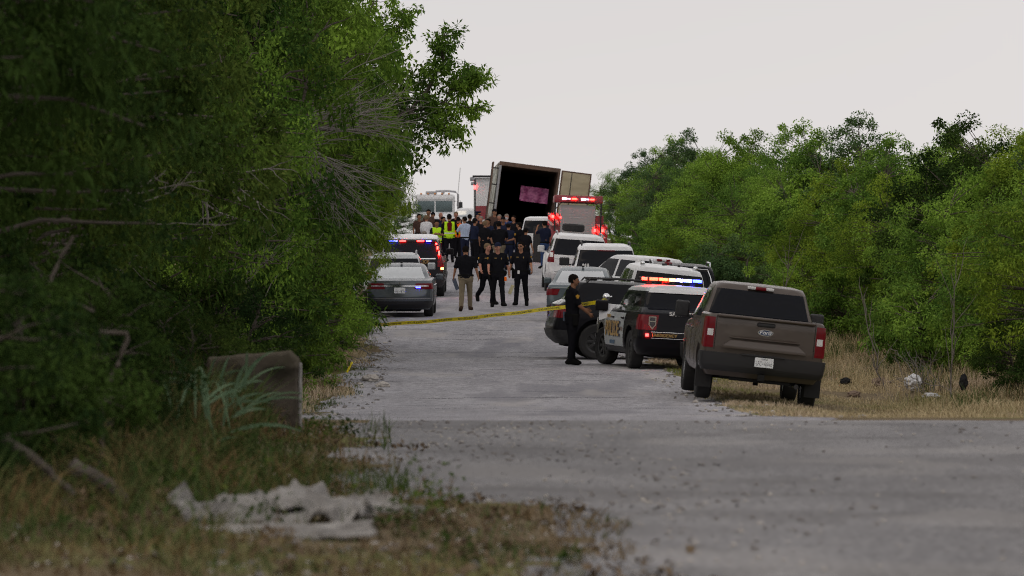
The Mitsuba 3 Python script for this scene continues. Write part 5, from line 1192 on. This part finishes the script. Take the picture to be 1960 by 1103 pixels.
    if vest:
        vp = [hull_of([(P + V3(-.075 * g, 0, .04), .130 * g), (P + V3(.075 * g, 0, .04), .130 * g), (waist + V3(-.055, .01, 0), .128 * g), (waist + V3(.055, .01, 0), .128 * g)], n),
              hull_of([(waist + V3(-.055, .01, 0), .128 * g), (waist + V3(.055, .01, 0), .128 * g), (chest + V3(-.085 * g, 0, 0), .131), (chest + V3(.085 * g, 0, 0), .131), (shL + V3(.04, 0, .01), .075), (shR + V3(-.04, 0, .01), .075)], n)]
        vn = union(vp) - hull_of([(neck + R @ V3(0, .16, -.02), .09), (waist + R @ V3(0, .24, .08), .05)], 8)
        vk = t.part('vest', smooth_mesh(vn, .06, 2), vest, smooth=True)
        band = union(vp).translate([0, 0, 0]).scale([1.03, 1.05, 1.0])
        t.part('reflective_band', band ^ mbox(-1, 1, -1, 1, float(waist[2]) - .02, float(waist[2]) + .03), 'tape_silver' if vest == 'vest_lime' else 'vest_lime', vk)
    if hood: t.part('hood', hull_of([(chest + R @ V3(-.05, -.125, .14), .045), (chest + R @ V3(.05, -.125, .14), .045), (chest + R @ V3(-.05, -.135, -.12), .035), (chest + R @ V3(.05, -.135, -.12), .035)], 8), hood)
    # trousers, belt, shoes
    tp = [hull_of([(P + V3(-.085 * g, 0, .03), .112 * g), (P + V3(.085 * g, 0, .03), .112 * g), (P + V3(-.09 * g, 0, -.05), .112 * g), (P + V3(.09 * g, 0, -.05), .112 * g)], n)]
    for h, kk, a, hl, to in (LL, RL): tp += [seg(h + V3(0, 0, -.02), kk, .108 * (.5 + .5 * g), .078, n), seg(kk, a + V3(0, 0, .01), .078, .068, n)]
    t.part('trousers', smooth_mesh(union(tp), .03 if fine else .05, 3, .022, int(abs(y * 10)) % 89), trousers, smooth=True)
    for h, kk, a, hl, to in (LL, RL): t.part('shoe', hull_of([(hl + V3(0, -.005, .002), .044), (to + V3(-.02, 0, .002), .036), (to + V3(.02, 0, .002), .036), (a + V3(0, 0, .01), .052), (to * .5 + hl * .5 + V3(0, 0, .03), .045)], 10), shoes)
    if belt:
        bm = union([hull_of([(P + V3(-.085 * g, 0, .055), .122 * g), (P + V3(.085 * g, 0, .055), .122 * g)], n)]) ^ mbox(-1, 1, -1, 1, float(P[2]) + .03, float(P[2]) + .085)
        bk = t.part('belt', bm, 'boot_black')
        if belt == 'duty':
            t.part('holster', box(.195 * g, .255 * g, -.06, .05, float(P[2]) - .16, float(P[2]) + .08, .02), 'boot_black', bk)
            t.part('pouch', box(-.245 * g, -.19 * g, -.04, .05, float(P[2]) - .03, float(P[2]) + .08, .015), 'boot_black', bk)
            t.part('radio', box(-.25 * g, -.19 * g, -.11, -.06, float(P[2]) - .06, float(P[2]) + .13, .01), 'slate', bk)
    if patch:
        for (sh, e, w, B), sx in ((LA, -1), (RA, 1)):
            c = sh + (e - sh) * .38 + R @ V3(sx * .058, 0, 0)
            t.part('shoulder_patch', hull_of([(c + V3(0, a, b), .012) for a, b in ((-.032, .02), (.032, .02), (0, -.042), (0, .04))], 8), 'patch_gold')
    if badge:
        c = chest + R @ V3(-.085, .108, .05)
        t.part('badge', hull_of([(c, .016), (c + V3(0, 0, -.03), .010)], 8), 'gold'); t.part('name_tag', box(.05 + chest[0], .12 + chest[0], chest[1] + .10, chest[1] + .125, chest[2] + .04, chest[2] + .058, .004), 'gold')
    if card: t.part('card', box(.02, .085, float(P[1]) + .12, float(P[1]) + .135, float(P[2]) - .03, float(P[2]) + .07, .004), 'decal_white')
    # hair, hats
    if not bald:
        hm = hull_of([(hp((0, -.025, .05)), .0945), (hp((0, .005, .048)), .090), (hp((0, -.03, .0 - hair_len)), .088)], 16)
        cut_ = mf.Manifold.cube([.5, .5, .5]).translate([-.25, .035, -.46]).rotate([0, 0, 0])
        M = np.eye(4)[:3]; M[:, :3] = HR; M[:, 3] = hc
        cut_ = cut_.transform(M); low_ = mf.Manifold.cube([.5, .5, .4]).translate([-.25, -.25, -.44 - hair_len]).transform(M); front_ = mf.Manifold.cube([.5, .3, .5]).translate([-.25, .055, -.435]).transform(M)
        t.part('hair', hm - cut_ - low_ - front_, hair)
    if hat:
        m0, peak = hat
        dome = hull_of([(hp((0, -.015, .062)), .0975), (hp((0, .005, .06)), .094)], 16) 
        M = np.eye(4)[:3]; M[:, :3] = HR; M[:, 3] = hc
        dome = dome - mf.Manifold.cube([.5, .5, .4]).translate([-.25, -.25, -.355]).transform(M)
        brim = hull_of([(hp((-.055, .085, .052)), .008), (hp((.055, .085, .052)), .008), (hp((-.035, .165, .040)), .007), (hp((.035, .165, .040)), .007)], 8)
        k = t.part('cap', dome, m0); t.part('peak', brim, m0, k)
        if peak: t.part('cap_top', hull_of([(hp((sx * .075, yy, .155)), .03) for sx in (-1, 1) for yy in (-.09, .07)], 10), m0, k); t.part('cap_band', hull_of([(hp((sx * .05, .085, .085)), .014) for sx in (-1, 1)], 8), 'patch_gold', k)
    if glasses: t.part('sunglasses', union([hull_of([(hp((sx * .018, .102, .012)), .014), (hp((sx * .052, .092, .012)), .015)], 8) for sx in (-1, 1)] + [hull_of([(hp((sx * .066, .085, .018)), .006), (hp((sx * .088, 0, .02)), .005)], 6) for sx in (-1, 1)]), 'boot_black')
    elif fine:
        for sx in (-1, 1): t.part('eye', mf.Manifold.sphere(.0125, 10).translate(list(hp((sx * .032, .088, .012)))), 'boot_black')
        t.part('eyebrows', union([hull_of([(hp((sx * .015, .101, .034)), .005), (hp((sx * .05, .092, .036)), .005)], 6) for sx in (-1, 1)]), hair)
        t.part('mouth', hull_of([(hp((-.02, .094, -.062)), .005), (hp((.02, .094, -.062)), .005)], 6), 'cloth_maroon')
    if moustache: t.part('moustache', hull_of([(hp((-.03, .088, -.054)), .008), (hp((0, .098, -.046)), .008), (hp((.03, .088, -.054)), .008)], 8), hair)
    if face_mask: t.part('face_mask', hull_of([(hp((0, .09, -.02)), .03), (hp((-.05, .05, -.04)), .03), (hp((.05, .05, -.04)), .03), (hp((0, .06, -.085)), .03)], 8), face_mask)
    return t, dict(LA=LA, RA=RA, hc=hc, P=P, chest=chest)

# the officer by the tape: seen from his right side, facing right, hands low in front
person('officer in black short-sleeved uniform with gold shoulder patch, standing by the tape', 1.235, 107.4, 72, 'cloth_black', 'cloth_black', 'skin_brown', height=1.80, legs=((4, 2), (-5, 1)), arms=((26, 3, 42), (16, 4, 34)),
       look=22, nod=3, patch=True, belt='duty', badge=True, moustache=True, fine=True, girth=1.06)
# four walkers
t, j = person('man in black polo and khaki trousers walking away with a folder', -1.32, 149.0, 2, 'cloth_black', 'cloth_khaki', 'skin_tan', height=1.80, legs=((-9, 8), (17, 6)), arms=((6, 12, 14), (-8, 13, 22)), shoes='boot_brown', girth=1.12, fine=True, look=-4, nod=12)
w = j['LA'][2]
single('folder', box(-.012, .012, -.11, .11, -.33, .0, .008), 'slate', 'dark flat folder held in the left hand of the man in khaki trousers', 'folder', xf=T().translate([-1.32, 149.0, float(H(-1.32, 149))]).rotate([0, 0, 1], -2).scale(1.80 / 1.78).translate([w[0] - .005, w[1] + .02, w[2] - .06]).rotate([0, 1, 0], -20).rotate([0, 0, 1], 28))
person('fair-haired officer in black uniform stepping forward, left of the capped officer', -.74, 155.0, 158, 'cloth_black', 'cloth_black', 'skin_pink', 'hair_fair', height=1.80, legs=((20, 6), (-16, 42)), arms=((-14, 10, 16), (20, 12, 26)), look=-34, patch=True, belt='duty', badge=True, fine=True)
person('officer in dark cap walking towards the camera, between two other officers', -.42, 152.8, 168, 'cloth_black', 'cloth_black', 'skin_pink', 'hair_grey', ('cloth_navy', False), height=1.82, legs=((15, 4), (-10, 10)), arms=((-8, 13, 18), (16, 12, 30)), look=40, lean=3, patch=True, belt='duty', badge=True, fine=True, girth=1.08)
person('officer in sunglasses walking towards the camera, rightmost of the four walkers', .27, 153.8, 190, 'cloth_black', 'cloth_black', 'skin_tan', height=1.83, legs=((-10, 14), (14, 3)), arms=((16, 16, 24), (-8, 15, 16)), look=12, patch=True, belt='duty', badge=True, glasses=True, card=True, fine=True, girth=1.05)
single('paper_bag', box(-.05, .05, -.02, .02, -.26, .02, .01), 'paper', 'small yellowish paper bag held between the officers on the road', 'bag', xf=T().translate([.02, 152.9, float(H(0, 153)) + .62]).rotate([0, 1, 0], 22))
single('orange_tag', box(-.035, .035, -.015, .015, -.06, .06, .01), 'vest_orange', 'orange strap tag at the hip of the capped officer', 'tag', xf=T().translate([-.19, 152.70, float(H(-.2, 152.7)) + .83]))

# the crowd in front of the trailer
def crowd(label, px, d, head, *a, **k):
    k['height'] = k.get('height', 1.78) * .945
    return person(label, (px - 980) * d * 1e-4, d, head, *a, **k)
crowd('man in white dress shirt seen from behind at the left of the crowd', 816, 203, 20, 'cloth_white', 'cloth_navy', 'skin_tan', 'hair_fair', height=1.76, long_sleeve=True, arms=((10, 8, 40), (10, 8, 60)))
crowd('dark-haired person in a blue shirt standing just behind the lit police SUV', 812, 176, 20, 'cloth_blue', 'cloth_black', 'skin_brown', 'hair_grey', height=1.70)
crowd('tall man in brown shirt standing behind the white-shirted man', 820, 210, 150, 'cloth_brown', 'cloth_black', 'skin_brown', height=1.90, look=30)
crowd('man in brown jacket at the far left of the crowd', 802, 208, 160, 'cloth_brown', 'cloth_black', 'skin_tan', height=1.74)
crowd('short person with dark cap between the tall man and the bald man', 829, 211, 200, 'cloth_black', 'cloth_black', 'skin_tan', hat=('cloth_black', False), height=1.76)
crowd('man in lime safety vest facing the camera with folded arms', 836, 192, 176, 'cloth_black', 'cloth_maroon', 'skin_brown', height=1.76, vest='vest_lime', arms=((36, 6, 88, 60), (30, 6, 92, 60)), girth=1.05)
crowd('bald man in dark shirt looking over the vested man', 844, 207, 200, 'cloth_navy', 'cloth_black', 'skin_pink', bald=True, height=1.82)
crowd('person in lime vest with a maroon hood, seen from behind', 860, 198, -5, 'cloth_black', 'cloth_black', 'skin_tan', hat=('cloth_black', False), height=1.86, vest='vest_lime', hood='cloth_maroon', long_sleeve=True, arms=((18, 12, 40), (14, 14, 34)), girth=1.15)
crowd('man rubbing his face behind the maroon hood', 873, 208, 190, 'cloth_black', 'cloth_black', 'skin_pink', 'hair_fair', height=1.82, arms=((40, 6, 120), (10, 8, 30)))
crowd('person in orange and lime safety vest mostly hidden by the pale-blue shirt', 877, 205, 10, 'cloth_black', 'cloth_black', 'skin_tan', height=1.66, vest='vest_orange')
crowd('man in pale blue dress shirt with folded arms, facing left', 890, 197, -38, 'cloth_pale_blue', 'cloth_navy', 'skin_brown', height=1.80, long_sleeve=True, arms=((34, 8, 95, 50), (34, 8, 90, 50)), look=-20, girth=1.06)
crowd('capped man in navy T-shirt holding a paper, facing right', 908, 193, 62, 'cloth_navy', 'cloth_black', 'skin_tan', hat=('cloth_black', False), height=1.80, arms=((14, 6, 78), (16, 6, 70)), girth=1.1)
crowd('officer in a peaked cap behind the navy T-shirt', 914, 203, 140, 'cloth_navy', 'cloth_black', 'skin_pink', hat=('cloth_navy', True), height=1.86)
crowd('grey-haired man in black shirt looking left beside the peaked cap', 921, 201, 205, 'cloth_black', 'cloth_black', 'skin_pink', 'hair_grey', height=1.74)
crowd('man in navy shirt facing left in the middle of the crowd', 935, 195, 215, 'cloth_navy', 'cloth_black', 'skin_brown', height=1.76, arms=((20, 6, 80), (10, 8, 20)))
crowd('burly man in black shirt and cap seen from behind, khaki trousers', 955, 186, -12, 'cloth_black', 'cloth_khaki', 'skin_tan', hat=('cloth_black', False), height=1.84, arms=((26, 14, 62), (22, 14, 62)), girth=1.3)
crowd('man in dark cap standing at the trailer sill', 946, 211, 150, 'cloth_brown', 'cloth_black', 'skin_tan', hat=('cloth_black', False), height=1.90)
crowd('grey-haired person in blue shirt behind the navy cap', 970, 203, 190, 'cloth_blue', 'cloth_black', 'skin_pink', 'hair_grey', height=1.80, face_mask='cloth_white')
crowd('man in navy T-shirt and navy cap with crest, seen from behind', 973, 188, 14, 'cloth_navy', 'cloth_navy', 'skin_tan', hat=('cloth_navy', False), height=1.74, girth=1.1)
crowd('officer in black with gold patch facing left, at the right of the crowd', 995, 186, -55, 'cloth_black', 'cloth_black', 'skin_tan', height=1.82, patch=True, belt='duty', arms=((18, 6, 60), (12, 8, 40)), look=-15)
crowd('person in black cap standing behind the sunglassed officer', 1006, 183, 30, 'cloth_black', 'cloth_black', 'skin_tan', height=1.66, hat=('cloth_black', False))
crowd('person in navy shirt with a raised arm beside the dark cabinet door', 1043, 190, -30, 'cloth_navy', 'cloth_blue', 'skin_tan', height=1.78, arms=((60, 20, 110), (10, 8, 20)))

crowd('man in dark polo, hands on hips, right of the pale blue shirt', 899, 204, 20, 'cloth_black', 'cloth_navy', 'skin_brown', height=1.78, arms=((-10, 28, 60), (-10, 28, 60)))
crowd('man in black shirt turned half away left of the burly man', 928, 191, 30, 'cloth_black', 'cloth_black', 'skin_tan', 'hair_fair', height=1.76, look=20)
crowd('capped man in navy shirt between the burly man and the navy cap with crest', 963, 196, 170, 'cloth_navy', 'cloth_black', 'skin_brown', hat=('cloth_black', False), height=1.80, arms=((14, 6, 50), (20, 8, 70)))
crowd('dark-haired man in black behind the officer with the gold patch', 984, 200, 215, 'cloth_black', 'cloth_navy', 'skin_tan', height=1.80)
crowd('man in dark shirt standing close behind the man with folded arms', 848, 200, 160, 'cloth_navy', 'cloth_black', 'skin_brown', height=1.74, look=-20)
crowd('short man in black T-shirt just right of the trailer man in brown', 956, 206, 190, 'cloth_black', 'cloth_black', 'skin_pink', 'hair_grey', height=1.74)

# ------------------------------------------------------------------ tape, block, litter
def ribbon(pts, hgt, tw):
    p = np.array(pts, float); n = len(p); t = np.gradient(p, axis=0); t /= np.linalg.norm(t, axis=1, keepdims=True)
    up = np.stack([np.sin(tw), -0.25 * np.ones(n) * np.cos(tw) * 0, np.cos(tw)], 1); up = np.stack([0 * tw, np.sin(tw), np.cos(tw)], 1)
    nn = np.cross(t, up)
    V = np.stack([p - up * hgt / 2 - nn * .0008, p + up * hgt / 2 - nn * .0008, p + up * hgt / 2 + nn * .0008, p - up * hgt / 2 + nn * .0008], 1).reshape(-1, 3)
    F = []
    for i in range(n - 1):
        a, b = 4 * i, 4 * i + 4
        for k in range(4): F += [[a + k, a + (k + 1) % 4, b + (k + 1) % 4], [a + k, b + (k + 1) % 4, b + k]]
    return trimesh.Trimesh(V, np.array(F), process=False), up, nn, t
A0, A1 = V3(-4.75, 122.0, .66), V3(1.80, 106.9, 1.26)
tt = np.linspace(0, 1, 90)
pts = A0 + (A1 - A0) * tt[:, None]; pts[:, 2] += -0.10 * np.sin(np.pi * tt) + .006 * np.sin(tt * 40)
tw = 0.18 * np.sin(tt * 9 + .4)
rib, up, nn, tg = ribbon(pts, .078, tw)
tape = Thing('barrier_tape', 'yellow printed barrier tape stretched across the road', 'tape')
tape.part('band', rib, 'tape_yellow', smooth=False)
L = np.linalg.norm(A1 - A0)
def print_tape(s0, w):
    m = text('CRIME SCENE DO NOT CROSS', .036, .004, True)
    wd = m.bounds[1][0] - m.bounds[0][0]; m.apply_scale([w / wd, 1, 1])
    v = m.vertices; k = np.clip((s0 - v[:, 0]) / L, 0, 1)                 # printed upside down as seen from the camera
    c = np.stack([np.interp(k, tt, pts[:, i]) for i in range(3)], 1); u = np.stack([np.interp(k, tt, up[:, i]) for i in range(3)], 1); q = np.stack([np.interp(k, tt, nn[:, i]) for i in range(3)], 1)
    m.vertices = c - u * (v[:, 1:2] - .018) + q * (np.where(q[:, 1:2] < 0, 1, -1) * (v[:, 2:3] - .002 + .0002))
    return m
for i in range(11): tape.part('lettering', print_tape(.85 + i * 1.45, 1.12), 'tape_ink')
k = tape.part('knot', hull_of([(A1 + V3(-.02, 0, .0), .03), (A1 + V3(.06, .02, .01), .045), (A1 + V3(.14, .05, -.01), .03)], 8), 'tape_yellow')
single('yellow_scrap', box(-.02, .02, -.05, .05, 0, .22, .008), 'tape_yellow', 'yellow scrap of tape standing in the grass under the left bush', 'scrap', xf=T().translate([-3.1, 98.0, float(H(-3.1, 98)) + .1]).rotate([0, 1, 0], 28))
# white paper hung where the tape is tied
rg = np.random.default_rng(9)
gx, gz = np.meshgrid(np.linspace(0, 1, 8), np.linspace(0, 1, 7)); hw = .05 + .0 * gz
px_ = 1.78 + gx * (.60 - .0 * gz); pz_ = 1.25 - .36 * gz + gx * (-.06 + .26 * gz) ; py_ = 106.85 + .05 * np.sin(gx * 5 + gz * 3) + .12 * gx
n_ = 8; a = np.array([[r * n_ + c for c in range(n_ - 1)] for r in range(6)]).ravel()
F = np.vstack([np.stack([a, a + 1, a + n_ + 1], 1), np.stack([a, a + n_ + 1, a + n_], 1)])
P_ = np.stack([px_, py_, pz_], -1).reshape(-1, 3)
single('white_sheet', trimesh.Trimesh(np.vstack([P_, P_ + [0, .004, 0]]), np.vstack([F, F[:, ::-1] + len(P_)]), process=False), 'litter_white', 'crumpled white sheet hanging from the police SUV mirror at the tape end', 'sheet', smooth=False)

# old concrete block of the culvert, left foreground
blk = mf.Manifold.batch_hull([mf.Manifold.sphere(.035, 8).translate([x, y, z]) for (x, z) in ((-2.4, -.2), (-2.13, -.2), (-2.4, .76), (-2.19, .78), (-2.13, .72)) for y in (51.2, 51.6)] + [mf.Manifold.sphere(.035, 8).translate([-2.95, y, z]) for y in (51.2, 51.6) for z in (-.2, .72)])
bm = to_tm(blk.refine_to_length(.06)); d_ = meshkit.fbm(bm.vertices * 6, 3, 2)[:, None] - .5
bm.vertices = bm.vertices + bm.vertex_normals * d_ * .06
t = Thing('concrete_block', 'weathered mossy concrete headwall block at the left road edge', 'concrete block', xf=T().translate([0, 0, 0]))
t.part('wall', bm, 'old_concrete', smooth=40)
t.part('end_face', box(-2.10, -2.07, 51.24, 51.56, -.1, .70, .012), 'pale_concrete', label='paler broken end of the block')
# broken pale sheeting in the foreground: thin bent slabs, cracked and half buried
def sheeting(loc, w, d, amp, turn, tilt, label, seed, curl=0.0, th=.014):
    nx, ny = 44, 16; u, v = np.meshgrid(np.linspace(-1, 1, nx), np.linspace(-1, 1, ny), indexing='ij')
    n = meshkit.fbm(np.stack([u * 1.5 + seed, v * 0.9, u * 0], -1), 2, seed); rid = 1 - np.abs(n * 2 - 1) * 2.2
    e = (meshkit.fbm(np.stack([u * 3, v * 3, u * 0 + seed], -1), 3, seed + 2) - .5)
    x = u * w / 2 * (1 + .22 * e) + .04 * e; y = v * d / 2 * (1 + .5 * e * np.abs(u)); z = amp * rid + curl * np.clip(np.abs(u) - .35, 0, 1) ** 1.5 + .010 * meshkit.noise(np.stack([u * 19, v * 9, u * 0], -1), seed)
    P = np.stack([x, y, z], -1).reshape(-1, 3); i, j = np.meshgrid(np.arange(nx - 1), np.arange(ny - 1), indexing='ij'); a = (i * ny + j).ravel()
    F = np.vstack([np.stack([a, a + ny, a + ny + 1], 1), np.stack([a, a + ny + 1, a + 1], 1)]); N = len(P)
    rim = np.concatenate([np.arange(nx) * ny, (nx - 1) * ny + np.arange(1, ny), (np.arange(nx - 2, -1, -1)) * ny + ny - 1, np.arange(ny - 2, 0, -1)]); r2 = np.roll(rim, -1)
    S = np.vstack([np.stack([rim, rim + N, r2 + N], 1), np.stack([rim, r2 + N, r2], 1)])
    m = trimesh.Trimesh(np.vstack([P, P - [0, 0, th]]), np.vstack([F, F[:, ::-1] + N, S]), process=False)
    single('broken_sheet', m, 'pale_concrete', label, 'broken sheet', xf=T().translate(loc).rotate([0, 0, 1], turn).rotate([0, 1, 0], tilt).rotate([1, 0, 0], 13), smooth=30)
sheeting([-1.48, 29.8, .10], .70, .6, .060, 8, -6, 'largest bent piece of broken pale sheeting in the foreground weeds', 1)
sheeting([-1.10, 30.0, .13], .48, .5, .075, -10, 10, 'humped piece of broken pale sheeting right of the largest piece', 2)
sheeting([-1.84, 29.6, .15], .24, .28, .04, 0, 50, 'small upturned piece of sheeting at the left of the pile', 3, .05)
sheeting([-1.25, 28.6, .05], 1.0, .34, .02, -3, -2, 'long flat strip of broken sheeting lying in front of the pile', 4)
sheeting([-.82, 31.6, .05], .55, .20, .02, 0, 1, 'thin flat strip of sheeting lying behind the pile, pointing right', 5)
sheeting([-.86, 30.2, .11], .36, .4, .035, 18, -14, 'tilted shard of sheeting with a dark gap beneath, right end of the pile', 6, .04)
# litter on the right verge
def lump(name, x, y, r, m, label, cat_, seed, flat=.8, dz=0):
    b = trimesh.creation.icosphere(subdivisions=3); n = meshkit.fbm(b.vertices * 2.2 + seed, 4, seed)
    b.vertices = b.vertices * (0.55 + .9 * n)[:, None] * r * np.array([1, 1, flat])
    single(name, b, m, label, cat_, xf=T().translate([x, y, float(H(x, y)) + r * flat * .6 + dz]), smooth=False)
lump('plastic_bag', 7.45, 97, .17, 'litter_white', 'crumpled white plastic bag in the grass of the right verge', 'bag', 1, dz=.12)
lump('litter', 7.55, 94, .17, 'litter_white', 'flattened white wrapper under the heap of bare twigs', 'litter', 2, .35)
lump('litter', 6.45, 101, .11, 'litter_dark', 'black scrap in the grass right of the brown pickup', 'litter', 3, .6, .08)
lump('litter', 7.0, 99, .17, 'litter_brown', 'brown crumpled scrap between the black scrap and the white bag', 'litter', 4, .6, .08)
lump('litter', 6.15, 94, .11, 'litter_brown', 'small grey-brown scrap nearest the brown pickup', 'litter', 5, .6)
lump('plastic_bag', 7.95, 92, .075, 'litter_dark', 'black bag caught on the bare sapling at the thicket edge', 'bag', 6, 1.7, .28)
lump('rock', 6.9, 81, .14, 'litter_brown', 'brown rock in the grass near the junction on the right', 'rock', 7, .6)
lump('rock', -2.6, 96, .16, 'stone_pale', 'pale rock by the left road edge under the bare twigs', 'rock', 8, .5)
lump('rock', -2.3, 93, .12, 'stone_pale', 'second pale rock on the left gravel edge, nearer the camera', 'rock', 9, .5)
